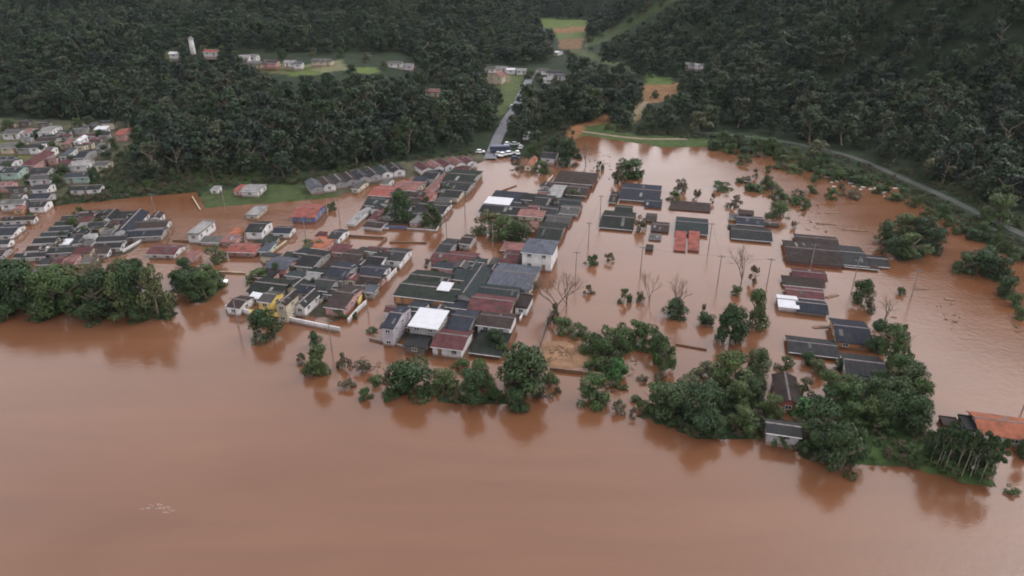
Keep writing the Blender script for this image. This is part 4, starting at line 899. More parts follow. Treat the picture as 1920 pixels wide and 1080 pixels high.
for z, pts, h, wm, lab in [
    ('Z4', [(580, 735), (770, 775), (950, 812)], 1.2, 'w', 'white wall facing the river before the green front yard'),
    ('Z4', [(1015, 745), (1090, 660), (1150, 605)], 1.2, 'w', 'white wall along the street beside the green front yard'),
    ('Z4', [(1090, 620), (1140, 520)], 1.4, 'y', 'yellow fence wall along the street'),
    ('Z4', [(1400, 345), (1480, 255)], 1.3, 'w', 'white wall at the upper end of the left block'),
    ('Z4', [(1305, 440), (1375, 365)], 1.4, 'w', 'white gate wall beside the navy roof'),
    ('Z4', [(1200, 520), (1300, 440)], 1.0, 'p', 'pink wall along the street below the white gate'),
    ('Z4', [(100, 648), (285, 685)], 1.3, 'w', 'white river wall of the small brown roofed bank house'),
    ('Z4', [(930, 190), (1190, 215), (1300, 112), (1010, 95), (900, 180)], .6, 'b', 'brown wall around the flooded rectangular lot'),
    ('Z5', [(640, 768), (860, 772)], .6, 'w', 'pale low wall left of the blue fence'),
    ('Z5', [(835, 765), (1025, 768)], .9, 'n', 'bright blue fence panel at the flooded corner'),
    ('Z5', [(1030, 772), (1140, 778), (1290, 790), (1345, 690)], .5, 'w', 'pale kerb wall around the dense garden trees'),
    ('Z5', [(870, 890), (1200, 895)], .4, 'b', 'brown wall top crossing the orange water'),
    ('Z6', [(250, 545), (760, 610)], 1.1, 'o', 'orange garden wall before the mossy roofs'),
    ('Z6', [(755, 610), (790, 540)], 1.3, 'c', 'short cream wall at the end of the orange wall'),
    ('Z6', [(1225, 720), (1320, 535)], 1.0, 'w', 'white wall beside the bare tree street'),
    ('Z6', [(60, 860), (250, 905), (420, 945)], .5, 'g', 'grey low wall before the lilac corner house'),
    ('Z6', [(400, 945), (490, 960)], 1.1, 'w', 'short white wall piece by the river'),
    ('Z7', [(440, 490), (270, 550)], .3, 'b', 'thin brown wall edge across the upper flooded lot'),
    ('Z7', [(590, 600), (750, 415)], .8, 'c', 'cream wall running up to the brown hipped roof'),
    ('Z3', [(485, 165), (545, 262)], .5, 'c', 'pale wall at the left end of the green field'),
    ('Z3', [(340, 490), (545, 500), (720, 510)], .5, 'b', 'brown sunken wall below the pale flat building'),
    ('Z3', [(1000, 640), (1190, 500)], .7, 'c', 'cream wall along the pink water lane'),
    ('Z3', [(560, 720), (880, 735)], .4, 'c', 'yellowish wall above the bank garden'),
    ('Z2', [(1040, 470), (1250, 350)], .9, 'w', 'white wall on the right side of the left block'),
    ('Z2', [(60, 420), (130, 330)], .9, 'w', 'white wall beside the orange lane at far left'),
    ('Z2', [(150, 290), (310, 160)], .7, 'p', 'pinkish wall along the upper orange lane'),
    ('R2', [(1110, 720), (1330, 760)], .3, 'b', 'dark sunken wall left of the dark round tree'),
    ('R2', [(200, 905), (420, 930), (560, 945)], .7, 'b', 'dark wall behind the big round bank tree'),
    ('R2', [(110, 760), (205, 480)], .6, 'd', 'dark wall on the right of the bare tree street'),
]:
    ZO.setdefault('R2', (980, 460, 3.857, 14)); ywall(S(z, pts), h, WC[wm], lab)

# ------------------------------------------------------------------ utility poles
pole_m = mat('pole_concrete', (.17, .14, .13), .85, .2, 3); iron = mat('pole_iron', (.08, .08, .085), .6, .2, 3)
pm = MB().tube((0, 0, -2), (0, 0, 7.6), .15, .10, 7).mesh('shaft', pole_m); arm_m = MB().box(-.9, .9, -.06, .06, 7.1, 7.24).mesh('crossarm', iron)
ins_m = MB().tube((0, 0, 7.24), (0, 0, 7.5), .05, .04, 6).mesh('insulator', WC['g'])
POLES = []
for px, py, lab in [
    (1103, 462, 'pole in the right street beside the mossy roof'), (1201, 510, 'pole in open water below the little grey roof'), (1346, 528, 'pole standing in water left of the tall bare tree'),
    (1329, 463, 'pole at the right corner of the teal roof'), (1438, 534, 'pole in open water right of the tall bare tree'), (1709, 556, 'pole in water right of the bushy islet'),
    (1599, 536, 'short looking pole in water by the leafy tree'), (1519, 505, 'pole below the largest brown roof'), (1125, 408, 'pole at the left of the sunken navy roof'),
    (924, 465, 'pole among the garden trees'), (622, 655, 'pole on the river bank before the white wall'), (447, 612, 'pole on the river bank before the brown roofed house'),
    (690, 585, 'pole beside the street wall with the yellow fence'), (872, 400, 'pole by the upper flooded street'), (637, 415, 'pole in the orange lane'), (574, 452, 'pole by the pink water lane'),
    (424, 400, 'pole in the orange water by the green field'), (292, 405, 'pole at the corner of the left block'), (325, 470, 'pole in the orange street right of the left block'),
    (1079, 520, 'pole left of the small green islet'), (838, 455, 'pole at the street crossing'), (1917, 770, 'pole above the orange tiled house')]:
    x, y = at(px, py); o = empty('utility_pole', (x, y, 0), math.radians(-14 if px > 430 else 8)); tag(o, lab, 'pole', 'utility poles in the flood')
    obj('shaft', pm, None, o); a = obj('crossarm', arm_m, None, o)
    for dx in (-.75, 0, .75): obj('insulator', ins_m, None, a, (dx, 0, 0))
    POLES.append((px, x, y))
wire_m = mat('wire', (.04, .04, .04), .6, .1, 3)
def wire(i, j, lab):
    mb = MB(); A = np.array((POLES[i][1], POLES[i][2], 7.52)); B_ = np.array((POLES[j][1], POLES[j][2], 7.52)); n = 8
    pt = [A + (B_ - A) * t / n - np.array((0, 0, 1.0)) * 4 * .7 * (t / n) * (1 - t / n) for t in range(n + 1)]
    for p, q in zip(pt[:-1], pt[1:]): mb.tube(p, q, .03, .03, 3)
    tag(obj('power_line', mb.mesh('power_line', wire_m)), lab, 'wire', 'power lines between poles')
for i, j, lab in [(1, 2, 'power line over the open water between two poles'), (2, 4, 'power line passing the tall bare tree'), (4, 7, 'power line running to the largest brown roof'), (0, 8, 'power line up the right street'), (0, 19, 'power line down the right street'), (10, 12, 'power line from the bank pole to the yellow fence'), (12, 20, 'power line along the muddy street'), (20, 13, 'power line up the upper flooded street'), (14, 15, 'power line over the orange lane corner'), (17, 18, 'power line right of the left block'), (16, 17, 'power line over the orange water'), (3, 2, 'power line beside the teal roof'), (5, 7, 'power line to the far right pole'), (10, 11, 'power line along the river bank')]: wire(i, j, lab)

# ------------------------------------------------------------------ vehicles
glassd = mat('car_glass', (.02, .022, .025), .1, .1, 2, spec=.6); tyre = mat('tyre', (.02, .02, .02), .9, .1, 3); lampm = mat('head_lamp', (.7, .7, .65), .2, .05, 3)
body_prof = [(-2.0, .35), (2.0, .35), (2.05, .75), (1.3, .92), (-1.0, .95), (-1.95, .98), (-2.05, .6)]
cab_prof = [(-1.7, .95), (1.15, .93), (.55, 1.42), (-1.2, 1.45)]
def car_mesh(col, nm): return MB().prism(body_prof, -.84, .84, 'y').prism([(-1.25, 1.40), (.6, 1.37), (.5, 1.46), (-1.15, 1.49)], -.68, .68, 'y').mesh('body', mat('paint_' + nm, col, .35, .05, 1, spec=.5))
cabm = MB().prism(cab_prof, -.74, .74, 'y').mesh('cabin_glass', glassd); wh_m = MB().tube((0, -.11, 0), (0, .11, 0), .32, .32, 12); wh_m.F.append(tuple(range(11, -1, -1))); wh_m = wh_m.mesh('wheel', tyre)
hub_m = MB().tube((0, -.125, 0), (0, .125, 0), .17, .17, 8).mesh('rim', WC['g']); lm_m = MB().box(1.98, 2.06, -.15, .15, .6, .75).mesh('headlight', lampm)
CARS = {k: car_mesh(c, k) for k, c in dict(white=(.7, .7, .7), silver=(.4, .41, .42), navy=(.03, .04, .08), red=(.35, .04, .04)).items()}
def car(px, py, col, rz, lab, sink=0, sc_=1.0):
    x, y, z = hit(px, py); z = max(float(ground_z(np.array(x), np.array(y))), 0)
    o = empty('parked_car', (x, y, z + .02 - sink), math.radians(rz)); tag(o, lab, 'car', 'cars stopped at the edge of the flood'); o.scale = (sc_,) * 3
    obj('body', CARS[col], None, o); obj('cabin_glass', cabm, None, o)
    for sx in (-1.25, 1.25):
        for sy in (-.8, .8): w_ = obj('wheel', wh_m, None, o, (sx, sy, .32)); obj('rim', hub_m, None, w_)
    for sy in (-.58, .58): obj('headlight', lm_m, None, o, (0, sy, 0))
car(943, 295, 'white', 60, 'white car nearest the end of the flooded street', 0, 1.15); car(955, 291, 'white', 40, 'white car right of the nearest white car', 0, 1.15)
car(951, 273, 'white', 75, 'white car behind the dark bus on the road'); car(966, 273, 'silver', 20, 'silver car parked by the trees behind the bus')
car(934, 292, 'silver', 80, 'silver car on the road edge left of the white ones'); car(970, 289, 'white', 100, 'white car farthest right beside the trees')
car(976, 279, 'silver', 80, 'silver car at the right end under the trees'); car(900, 287, 'white', 10, 'white car beside the red roofed white gables')
car(966, 300, 'navy', 15, 'navy car beside the water edge')
car(960, 202, 'silver', 72, 'silver car climbing the hill road'); car(412, 533, 'white', 5, 'white car stranded by the bank garden', .25)
x, y, z = hit(938, 286); bus = empty('bus', (x, y, z + .1), math.radians(8)); tag(bus, 'dark blue bus across the end of the hill road', 'bus')
obj('body', MB().prism([(-4.2, .4), (4.2, .4), (4.3, 1.2), (4.15, 2.9), (-4.2, 2.95), (-4.3, 1.0)], -1.2, 1.2, 'y').mesh('body', mat('paint_bus', (.035, .045, .085), .4, .05, 1, spec=.5)), None, bus)
for k in range(5): obj('window', MB().box(-3.8 + k * 1.55, -2.5 + k * 1.55, -1.23, 1.23, 1.6, 2.4).mesh('window', glassd), None, bus)
for sx in (-2.6, 2.8):
    for sy in (-1.1, 1.1): obj('wheel', wh_m, None, bus, (sx, sy, .42)).scale = (1.4, 1.2, 1.4)
x, y, z = hit(988, 262); tk = empty('truck', (x, y, z), math.radians(75)); tag(tk, 'white box truck among the trees above the cars', 'truck')
obj('cargo_box', MB().box(-3.2, 1.6, -1.1, 1.1, .7, 3.2).mesh('cargo_box', WC['w']), None, tk); cb = obj('cab', MB().prism([(1.7, .5), (3.3, .5), (3.35, 1.5), (2.9, 2.4), (1.7, 2.4)], -1.05, 1.05, 'y').mesh('cab', WC['l']), None, tk)
obj('windscreen', MB().prism([(3.36, 1.52), (2.95, 2.32), (2.99, 2.34), (3.41, 1.54)], -.9, .9, 'y').mesh('windscreen', glassd), None, cb)
for sx in (-2.2, 2.4):
    for sy in (-.95, .95): obj('wheel', wh_m, None, tk, (sx, sy, .42)).scale = (1.35, 1.2, 1.35)
print([ (l, round(a, 1), round(b, 1)) for l, a, b in FOOT if not (3 < a < 17 and 3.2 < b < 13)])

# ------------------------------------------------------------------ trees and bushes standing in the flood
WF = {'n': 1.0}
def PT(rows, group):
    for r in rows: ptree(*r, group=group)
LBK = 'tree in the dense leafy clump on the left river bank'; G1 = 'trees of the left bank clump'
for k, px, py, w_, h_ in [('d', 15, 592, 95, 105), ('d', 62, 592, 90, 100), ('g', 112, 598, 90, 95), ('g', 150, 602, 85, 85), ('l', 185, 585, 80, 85), ('d', 205, 604, 90, 100), ('g', 240, 606, 80, 95),
        ('d', 268, 600, 75, 110), ('d', 40, 560, 90, 75), ('g', 100, 560, 85, 60), ('l', 150, 560, 90, 60), ('l', 190, 555, 80, 60), ('g', 232, 556, 70, 70), ('d', 255, 552, 60, 70), ('d', -25, 580, 90, 90), ('d', 85, 606, 60, 50), ('d', 180, 610, 60, 50), ('g', 20, 606, 60, 45), ('d', 262, 612, 50, 45)]:
    ptree(k, px, py, w_ * .94, h_ * .84, LBK, G1)
PT([('l', 300, 606, 62, 95, 'pale yellowish tree at the right end of the left bank clump'), ('t', 215, 600, 80, 105, 'leafless brown tree inside the left bank clump')], None)
GA = 'trees of the bank garden'
for k, px, py, w_, h_ in [('d', 340, 548, 45, 45), ('d', 362, 570, 55, 50), ('g', 388, 566, 50, 45), ('g', 405, 548, 40, 30), ('d', 352, 525, 40, 36), ('g', 385, 528, 40, 24)]: ptree(k, px, py, w_, h_, 'tree in the walled garden behind the left bank clump', GA)
PT([('d', 502, 645, 66, 62, 'round tree standing in the river before the yellow house'), ('d', 592, 655, 30, 34, 'small dark tree on the bank below the white wall'), ('g', 600, 716, 62, 70, 'leafy tree standing in the river below the street mouth'),
    ('k', 648, 697, 26, 32, 'withered bush right of the river tree at the street mouth'), ('k', 681, 708, 42, 27, 'low brown bush before the dark bank trees'), ('k', 566, 690, 26, 22, 'brown shrub left of the river tree at the street mouth'),
    ('d', 770, 754, 100, 80, 'broad dark tree at the left of the central bank clump'), ('g', 835, 748, 60, 48, 'bright leafy tree between the dark central bank trees'), ('d', 887, 770, 58, 58, 'dark tree at the water left of the big round tree'),
    ('g', 902, 730, 52, 50, 'mid green tree behind the dark central bank trees'), ('D', 986, 758, 108, 108, 'biggest round dense tree on the central bank'), ('d', 970, 778, 44, 42, 'low dark tree in the water under the biggest round tree'),
    ('k', 1020, 752, 40, 26, 'thin brown bush right of the biggest round tree'), ('k', 1044, 744, 15, 18, 'tiny brown bush alone right of the biggest round tree'), ('b', 865, 700, 40, 22, 'low bush before the white maroon roofed house'),
    ('b', 940, 668, 34, 22, 'bush beside the collapsed mossy shed'), ('d', 930, 660, 40, 28, 'small dark tree over the collapsed mossy shed'), ('k', 735, 740, 40, 40, 'brownish tree at the left end of the central bank clump'),
    ('l', 405, 496, 46, 36, 'olive tree below the red brown roof'), ('b', 490, 532, 50, 18, 'hedge below the pink house with blue grey roof'), ('b', 590, 474, 52, 15, 'hedge under the orange red roof'),
    ('d', 752, 425, 48, 58, 'dense dark garden tree above the blue fence'), ('D', 810, 432, 38, 46, 'smaller dense garden tree right of the blue fence'), ('b', 622, 396, 26, 18, 'bush right of the red tiled blue walled house'),
    ('l', 918, 442, 62, 46, 'olive garden tree by the upper street, left'), ('g', 946, 455, 58, 50, 'green garden tree by the upper street, middle'), ('d', 975, 458, 50, 46, 'dark garden tree by the upper street, right'),
    ('b', 1124, 322, 17, 18, 'small round bush in the street head'), ('d', 1062, 314, 46, 52, 'dark tree left of the flooded street head'), ('g', 1012, 328, 34, 28, 'green tree above the upper flooded lot'), ('k', 970, 322, 30, 18, 'brown bush at the corner of the upper flooded lot'),
    ('d', 1082, 298, 22, 20, 'small dark tree beside the flooded street head'), ('t', 1098, 314, 34, 42, 'leafless tree beside the flooded street head'), ('d', 1040, 300, 34, 34, 'dark tree near the parked cars'), ('g', 1000, 296, 28, 26, 'leafy tree right of the parked cars'),
    ('b', 1180, 336, 64, 34, 'green bushy islet at the head of the square'), ('k', 1158, 346, 26, 38, 'dark brown bush left of the green islet'), ('k', 1277, 364, 30, 28, 'dark withered bush behind the navy roof'), ('b', 1264, 382, 32, 22, 'green bush right of the sunken navy roof'),
    ('k', 1305, 379, 19, 24, 'small brown tree behind the thin brown roof strip'), ('k', 1335, 382, 12, 16, 'tiny brown shrub at the cross street'), ('b', 1353, 359, 44, 18, 'flat green bush above the cross street'), ('k', 1377, 392, 30, 26, 'brown bush behind the yellow walled hut'),
    ('g', 1458, 414, 46, 34, 'green bush right of the navy roofs'), ('k', 1199, 436, 27, 30, 'yellowish brown bush beside the big mossy roof'), ('k', 1487, 430, 14, 14, 'tiny bush above the largest brown roof'),
    ('b', 1110, 501, 30, 24, 'green bush of the small islet in the open water'), ('k', 1142, 493, 24, 18, 'brown bush of the small islet in the open water'), ('k', 1103, 558, 23, 19, 'lone dark bush right of the pale bare tree'),
    ('b', 1170, 570, 25, 28, 'lone olive bush in the open water'), ('k', 1200, 567, 19, 21, 'dark bush left of the ragged dead trunk'), ('t', 1217, 572, 34, 62, 'ragged dead trunk in the open water'),
    ('d', 1263, 603, 52, 40, 'dark bushy mound in the open water'), ('t', 1275, 602, 56, 74, 'bare branches rising over the dark bushy mound'), ('d', 1322, 616, 38, 30, 'small dark mound right of the bushy mound'), ('k', 1318, 590, 10, 18, 'thin brown stalk behind the small dark mound'),
    ('D', 1369, 656, 64, 86, 'tall blackish green tree at the edge of the open water'), ('g', 1412, 622, 50, 76, 'tall green tree right of the blackish tree'), ('b', 1380, 558, 27, 20, 'low bush above the tall green tree'),
    ('k', 1411, 534, 24, 32, 'round brown bush beside the tall bare tree'), ('t', 1388, 540, 50, 74, 'tall bare tree in the open water'), ('t', 1044, 596, 76, 82, 'wide pale bare tree at the end of the street'), ('t', 1062, 582, 50, 66, 'brown bare tree behind the wide pale one'), ('k', 1038, 612, 22, 40, 'dark shrub at the foot of the pale bare tree')], 'trees and bushes standing in the flood')
rb0 = random.Random(77)
HG = 'bushes of the overgrown hedge'
for k, px, py, w_, h_ in [('b', 1055, 628, 50, 30), ('b', 1085, 636, 44, 26), ('b', 1112, 658, 52, 36), ('b', 1140, 655, 60, 40), ('b', 1170, 650, 56, 40), ('b', 1195, 648, 56, 42), ('b', 1218, 660, 54, 42), ('b', 1238, 676, 48, 42), ('b', 1246, 698, 46, 44), ('b', 1135, 680, 50, 36), ('b', 1160, 672, 44, 34), ('b', 1120, 676, 40, 30)]:
    ptree(k, px, py, w_, h_, 'bush in the overgrown hedge curving round the mud yard', HG)
PT([('n', 1153, 716, 46, 36, 'bright green rounded bush below the hedge'), ('k', 1205, 722, 26, 16, 'brown tuft right of the bright green bush'), ('k', 1236, 720, 30, 18, 'withered tuft in the muddy channel')], None)
for i in range(16): ptree(rb0.choice('bbkg'), 655 + i * 25 + rb0.uniform(-8, 8), 742 + rb0.uniform(-14, 14), rb0.uniform(26, 46), rb0.uniform(18, 32), 'low bush in the scrubby strip along the central river bank', 'central bank scrub')
for i in range(10): ptree(rb0.choice('bkkb'), 1100 + i * 13 + rb0.uniform(-8, 8), 705 + i * 7 + rb0.uniform(-12, 16), rb0.uniform(16, 34), rb0.uniform(10, 22), 'low ragged bush in the muddy channel below the hedge', 'channel scrub')
RB = 'trees of the middle right bank clump'
for k, px, py, w_, h_ in [('g', 1225, 782, 64, 56), ('d', 1255, 796, 88, 66), ('d', 1302, 826, 100, 92), ('d', 1340, 834, 46, 42), ('g', 1365, 745, 90, 78), ('d', 1415, 712, 60, 54), ('l', 1325, 726, 80, 50), ('g', 1388, 818, 62, 46), ('g', 1378, 775, 70, 58), ('b', 1405, 828, 34, 28), ('d', 1330, 780, 70, 60), ('l', 1290, 745, 60, 40), ('g', 1270, 770, 50, 44), ('l', 1350, 705, 50, 34), ('d', 1408, 765, 44, 44)]:
    ptree(k, px, py, w_ * .88, h_ * .85, 'tree in the leafy clump on the bank left of the red awning', RB)
PT([('g', 1107, 770, 72, 62, 'rounded green tree in the river right of the biggest round tree'), ('k', 1158, 782, 34, 26, 'ragged brown bush in the river'), ('k', 1185, 785, 20, 14, 'tiny brown tuft in the river'),
    ('b', 1462, 848, 34, 32, 'bush before the grey walled river house'), ('d', 1530, 858, 84, 84, 'dark tree right of the grey walled river house'), ('d', 1566, 898, 78, 90, 'dark tree leaning out over the river'), ('d', 1592, 880, 52, 60, 'small dark tree behind the one leaning over the river'),
    ('l', 1503, 752, 42, 44, 'olive tree beside the red awning'), ('g', 1445, 790, 48, 34, 'green shrub left of the grey river house'), ('n', 1500, 786, 64, 26, 'bright yellowish green shrub above the grey river house'), ('l', 1472, 702, 40, 32, 'olive tree above the brown roof with red awning'),
    ('d', 1516, 690, 40, 28, 'dark tree below the low dark roof'), ('d', 1574, 700, 30, 26, 'dark tree left of the white fronted roof'), ('l', 1530, 710, 46, 36, 'pale olive tree left of the white fronted roof'), ('d', 1636, 664, 52, 62, 'dark tree right of the navy roof with orange wall'), ('g', 1668, 694, 62, 80, 'green tree at the right of the white fronted roof'),
    ('d', 1612, 576, 42, 52, 'leafy tree right of the stacked maroon roofs'), ('b', 1687, 555, 22, 16, 'small bush beside the pole in the right flood'), ('t', 1657, 606, 42, 48, 'ragged leafless tree in the right flood'), ('k', 1630, 592, 30, 32, 'brown bush left of the ragged leafless tree'), ('k', 1660, 632, 40, 24, 'brown scrub below the ragged leafless tree'), ('k', 1695, 645, 24, 18, 'brown scrub right of the navy roof tree')], None)
RC_ = 'trees of the big right bank clump'
for k, X3, Y3, w_, h_ in [('g', 440, 540, 66, 60), ('g', 530, 520, 58, 36), ('d', 620, 545, 60, 38), ('d', 710, 500, 50, 36), ('g', 800, 470, 60, 66), ('d', 860, 560, 72, 80), ('g', 910, 640, 66, 80), ('d', 780, 620, 76, 78), ('d', 690, 630, 76, 74), ('g', 590, 620, 70, 66), ('g', 500, 610, 66, 60), ('d', 840, 720, 76, 80), ('d', 740, 720, 74, 76), ('g', 650, 700, 66, 60), ('d', 900, 730, 70, 74), ('g', 560, 690, 56, 46), ('l', 770, 560, 60, 70), ('d', 420, 600, 50, 46)]:
    ptree(k, 1400 + X3 / 2.919, 570 + Y3 / 2.919, w_ * .86, h_ * .82, 'tree in the big leafy clump right of the white fronted roof', RC_)
for i in range(15):
    ptree('s', 1742 + i * 8 + (i % 3) * 2, 872 + i * 2.6 + (i % 2) * 12, 20, 62 + (i % 4) * 6, 'slender tree with a pale bare stem in the row by the river', 'slender pale stemmed trees')
for i in range(9): ptree('d', 1735 + i * 14, 862 + i * 4, 34, 40, 'small dark tree behind the pale stemmed row', 'dark trees behind the slender row')
PT([('b', 1838, 914, 42, 20, 'low bush at the tip of the green bank'), ('b', 1890, 932, 34, 16, 'last low bush at the right end of the bank'), ('b', 1778, 902, 44, 20, 'low bush under the pale stemmed trees'), ('d', 1915, 866, 36, 64, 'dark tree cut by the right picture edge'), ('b', 1700, 872, 40, 18, 'low bush on the grassy bank slope')], None)
IS = 'bushes of the right hand islet'
for k, px, py, w_, h_ in [('d', 1655, 462, 40, 38), ('g', 1690, 452, 54, 40), ('d', 1722, 462, 54, 48), ('d', 1745, 478, 46, 50), ('g', 1705, 492, 58, 42), ('d', 1675, 488, 46, 36), ('k', 1650, 480, 26, 26), ('k', 1735, 440, 40, 26)]: ptree(k, px, py, w_, h_, 'bush on the leafy islet right of the black roofs', IS)
for k, px, py, w_, h_ in [('d', 1805, 516, 52, 44), ('d', 1835, 520, 60, 54), ('d', 1865, 530, 52, 50), ('d', 1878, 560, 42, 46), ('g', 1850, 500, 46, 40), ('g', 1895, 578, 34, 30), ('g', 1910, 600, 30, 26)]: ptree(k, px, py, w_, h_, 'tree in the leafy group at the right flood edge', 'trees at the right flood edge')
rb = random.Random(4)
for i in range(34):
    while True:
        px, py = rb.uniform(1370, 1600), rb.uniform(285, 400)
        if inside([(1385, 285), (1470, 296), (1560, 335), (1600, 372), (1520, 400), (1420, 385), (1375, 340)], px, py): break
    ptree(rb.choice('bbbkg'), px, py, rb.uniform(14, 42), rb.uniform(8, 22), 'scrub bush in the marshy strip below the curving road', 'scrub of the marshy strip')
for i in range(40):                            # shrubs along the right hand road bank
    t = i / 39; px = 1340 + 570 * t; py = 278 + 215 * t ** 1.5 + rb.uniform(-8, 10)
    ptree(rb.choice('bbgd'), px, py, rb.uniform(20, 40), rb.uniform(14, 28), 'shrub on the bank between the curving road and the water', 'shrubs of the road bank')
for k, px, py, w_, h_ in [('l', 1530, 300, 44, 30), ('l', 1750, 345, 60, 44), ('g', 1865, 430, 70, 56), ('l', 1310, 250, 50, 34), ('l', 880, 118, 40, 28)]:
    ptree(k, px, py, w_, h_, {1530: 'pale olive tree at the marsh beside the road', 1750: 'pale greyish tree rising beside the curving road', 1865: 'large rounded green tree at the right road end', 1310: 'pale brownish tree at the left end of the curving road', 880: 'yellow green tree on the skyline left of the chapel'}[px])
for i in range(22):                            # scrub on the grassy spur and in the side valley
    t = rb.random(); px, py = rb.choice([(1095 + 150 * t, 95 + 58 * t), (1105 + 150 * t, 78 - 75 * t), (1215 + 50 * t, 178 + 20 * t)])
    ptree(rb.choice('bkbl'), px + rb.uniform(-6, 6), max(py + rb.uniform(-5, 5), 6), rb.uniform(8, 16), rb.uniform(5, 10), 'scrub dotted over the grassy spur beside the side valley', 'scrub of the grassy spur')
# yard greenery between the houses
YG = [(140, 432), (160, 442), (172, 415), (180, 432), (150, 408), (120, 452), (205, 425), (120, 470), (60, 420), (520, 520), (545, 515), (590, 545), (610, 560), (640, 600), (665, 600), (690, 500), (835, 505), (815, 520), (800, 505), (900, 500), (560, 590), (470, 540), (450, 480), (505, 470), (760, 380), (840, 365), (860, 350), (780, 360), (800, 390), (1000, 440), (1040, 395), (1075, 372), (1015, 470), (880, 640), (925, 645), (730, 595), (700, 630), (1000, 545), (860, 470), (725, 410)]
for px, py in YG: ptree(rb.choice('bbkg'), px, py, rb.uniform(14, 28), rb.uniform(9, 18), 'small shrub in a yard between the flooded houses', 'yard shrubs')
for px, py in [(20, 250), (75, 262), (105, 285), (150, 250), (190, 265), (215, 285), (140, 310), (20, 330), (110, 355), (85, 300), (45, 290), (180, 345), (60, 345), (120, 330), (200, 300), (170, 240)]: ptree(rb.choice('bgd'), px, py, rb.uniform(16, 30), rb.uniform(12, 24), 'small tree between the houses of the hillside village', 'village trees')
for px, py in [(420, 112), (440, 118), (530, 112), (640, 108), (690, 118), (720, 132), (350, 112), (385, 110), (590, 108), (660, 140), (995, 150), (1010, 160), (1040, 160), (900, 145), (860, 130)]: ptree(rb.choice('lgd'), px, py, rb.uniform(16, 26), rb.uniform(12, 20), 'small tree among the hilltop houses', 'hilltop trees')

# undergrowth on the banks, the forest foot and the road verge
sb = [o for o in COL.objects if o.parent and o.parent.name.startswith(('bush', 'withered_bush')) and o.name.startswith('crown')]
seen = {}; 
for o in sb: seen.setdefault(o.data.name, o)
usrc = list(seen.values())[:8]
NU = 120000; rr = np.random.RandomState(12)
UX = rr.uniform(-330, 330, NU); UY = rr.uniform(90, 420, NU); UZ = ground_z(UX, UY); ux, uy = project(UX, UY, UZ)
dl = sdist(LAND, UX, UY); ok = (UZ > .05) & (ux > -120) & (ux < 2040)
zone = np.zeros(NU, bool)
zone |= (dl > -2) & (dl < 22) & ~((ux > 640) & (ux < 1000))
for i in (0, 3, 4, 5, 6, 7, 8): zone |= sdist(ISLES[i][0], UX, UY) > -1
zone |= inside([(100, 384), (260, 262), (370, 300), (560, 320), (560, 338), (370, 360)], ux, uy)
zone |= inside([(1300, 250), (1640, 312), (1960, 462), (1960, 520), (1720, 390), (1500, 310), (1340, 280)], ux, uy)
zone |= inside([(575, 332), (700, 304), (890, 285), (902, 291), (700, 314), (588, 340)], ux, uy)
ok &= zone
for p in ([(372, 352), (380, 392), (640, 372), (640, 350), (500, 345)], [(1085, 262), (1100, 238), (1180, 252), (1330, 264), (1330, 276), (1240, 276)], [(0, 225), (230, 230), (250, 262), (200, 315), (100, 378), (0, 388)], [(1070, 240), (1145, 212), (1140, 240), (1080, 268)]): ok &= ~inside(p, ux, uy)
for A, B_ in zip(r2[:-1], r2[1:]): ok &= segd(UX, UY, A, B_) > 3.4
ok &= rr.rand(NU) < np.where(UY > 260, .38, .8)
UX, UY, UZ = UX[ok], UY[ok], UZ[ok]; nU = len(UX); us = rr.uniform(.18, .6, nU) * (1 + .5 * fbm(UX, UY, 12, 3))
fo = obj('undergrowth', points('undergrowth', np.stack([UX, UY, UZ - .12], 1), rr.randint(0, len(usrc), nU), rr.rand(nU) * 6.283, us, us * rr.uniform(.6, 1.2, nU)))
fo['kind'] = 'stuff'; fo['label'] = 'low green undergrowth covering the banks and the foot of the woods'; fo['category'] = 'undergrowth'
scatter(fo, usrc); print('undergrowth', nU)

# ------------------------------------------------------------------ flotsam
deb = MB(); rb = random.Random(8)
for i in range(80):
    t = rb.random(); px = 1525 + 150 * t + rb.gauss(0, 14); py = 318 + 45 * t + rb.gauss(0, 7); x, y, z = hit(px, py); s = rb.uniform(.25, .8)
    deb.box(x - s, x + s, y - s * rb.uniform(.3, .8), y + s * .5, z - .05, z + rb.uniform(.06, .35))
d = obj('floating_rubbish', deb.mesh('floating_rubbish', mat('pale_rubbish', (.26, .25, .24), .7, .5, 6, rnd=.2))); d['kind'] = 'stuff'; d['label'] = 'pale rubbish washed up along the marsh edge'; d['category'] = 'rubbish'
wood_m = mat('drift_wood', (.12, .075, .05), .9, .3, 4)
dk = MB(); rb = random.Random(9)
for (cx, cy, sx, sy, n) in [(700, 690, 60, 16, 26), (1060, 662, 40, 16, 40), (590, 690, 30, 20, 10), (1120, 300, 30, 30, 30), (1500, 400, 60, 20, 22), (1560, 430, 60, 12, 14), (1780, 600, 60, 40, 10), (1900, 620, 12, 40, 8), (1190, 690, 30, 24, 14), (1650, 620, 40, 20, 16)]:
    for _ in range(n):
        x, y, z = hit(cx + rb.gauss(0, sx * .5), cy + rb.gauss(0, sy * .5)); a = rb.random() * 3.1; L_ = rb.uniform(.4, 1.6)
        dk.tube((x - math.cos(a) * L_ / 2, y - math.sin(a) * L_ / 2, z + .02), (x + math.cos(a) * L_ / 2, y + math.sin(a) * L_ / 2, z + rb.uniform(.05, .5)), rb.uniform(.06, .2), .06, 5)
d = obj('drift_debris', dk.mesh('drift_debris', wood_m)); d['kind'] = 'stuff'; d['label'] = 'brown broken branches and scraps drifting in the flood'; d['category'] = 'debris'
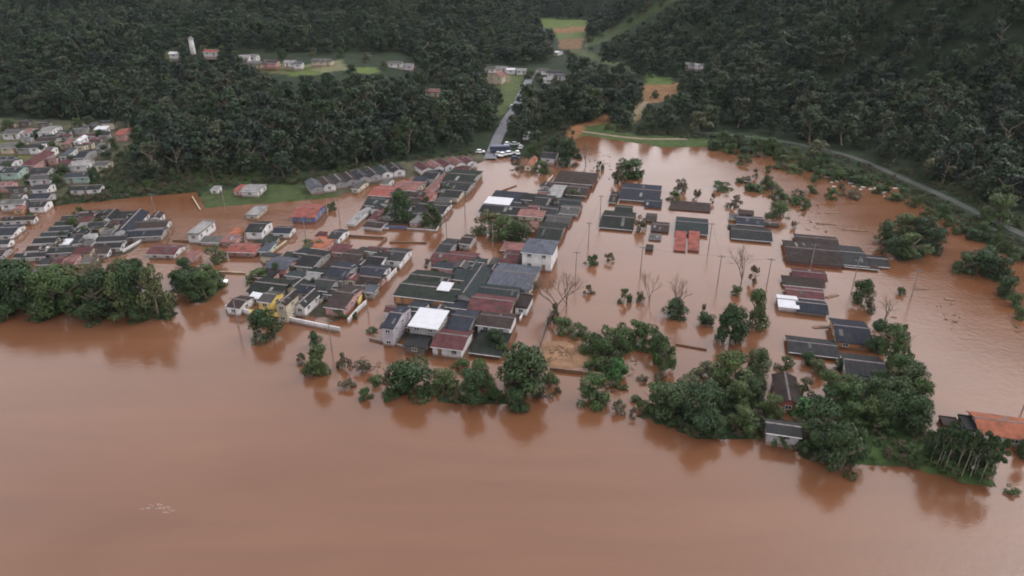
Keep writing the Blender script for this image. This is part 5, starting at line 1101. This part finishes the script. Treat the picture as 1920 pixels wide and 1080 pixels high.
for px, py, L_, an, lab in [(1548, 420, 6, -10, 'long dark board drifting above the largest brown roof'), (1600, 432, 7, -12, 'broken dark roof piece drifting above the black roof'), (1727, 542, 3, 0, 'short dark board drifting right of the islet'), (1540, 614, 4, 5, 'thin board drifting below the small white roof'),
                            (1780, 562, 2.2, 0, 'tiny dark scrap drifting far right'), (1563, 400, 5, 0, 'board drifting near the marsh'), (1560, 556, 4, 25, 'slanted boards right of the navy roof')]:
    x, y = at(px, py); o = tag(obj('drifting_board', MB().box(-L_ / 2, L_ / 2, -.45, .45, -.1, .14).box(-L_ / 2 + .4, L_ / 2 - 1.1, -.2, .6, .14, .2).mesh('drifting_board', wood_m), None, None, (x, y, 0)), lab, 'board', 'boards drifting in the flood'); o.rotation_euler = (0, 0, math.radians(an))

fm_ = MB(); rb = random.Random(31)
for cx, cy, sx, sy, n in [(278, 953, 9, 1.5, 12), (300, 948, 9, 2, 12), (310, 956, 6, 3, 5)]:
    for _ in range(n):
        x, y = at(cx + rb.gauss(0, sx), cy + rb.gauss(0, sy)); r_ = rb.uniform(.05, .16); b = len(fm_.V); k = 7
        fm_.V += [(x + r_ * 3.4 * math.cos(6.283 * j / k) * rb.uniform(.6, 1.2), y + r_ * math.sin(6.283 * j / k) * rb.uniform(.6, 1.2), .012) for j in range(k)]; fm_.F.append(tuple(range(b, b + k)))
d = obj('foam_flecks', fm_.mesh('foam_flecks', mat('foam', (.22, .15, .125), .8, .3, 5))); d['kind'] = 'stuff'; d['label'] = 'pale foam flecks drifting on the brown river'; d['category'] = 'foam'

# ------------------------------------------------------------------ hazy air
hz = MB().box(-1450, 1450, -70, 1650, -4, 460).mesh('haze'); hm = bpy.data.materials.new('haze_air'); hm.use_nodes = True; N = hm.node_tree.nodes; N.clear()
ho = N.new('ShaderNodeOutputMaterial'); hv = N.new('ShaderNodeVolumePrincipled'); hv.inputs['Color'].default_value = (.86, .92, 1, 1); hv.inputs['Density'].default_value = .00003; hv.inputs['Anisotropy'].default_value = .2
hm.node_tree.links.new(hv.outputs[0], ho.inputs['Volume']); h = obj('haze', hz, hm); h['kind'] = 'stuff'; h['label'] = 'thin grey blue haze in the valley air'; h['category'] = 'haze'
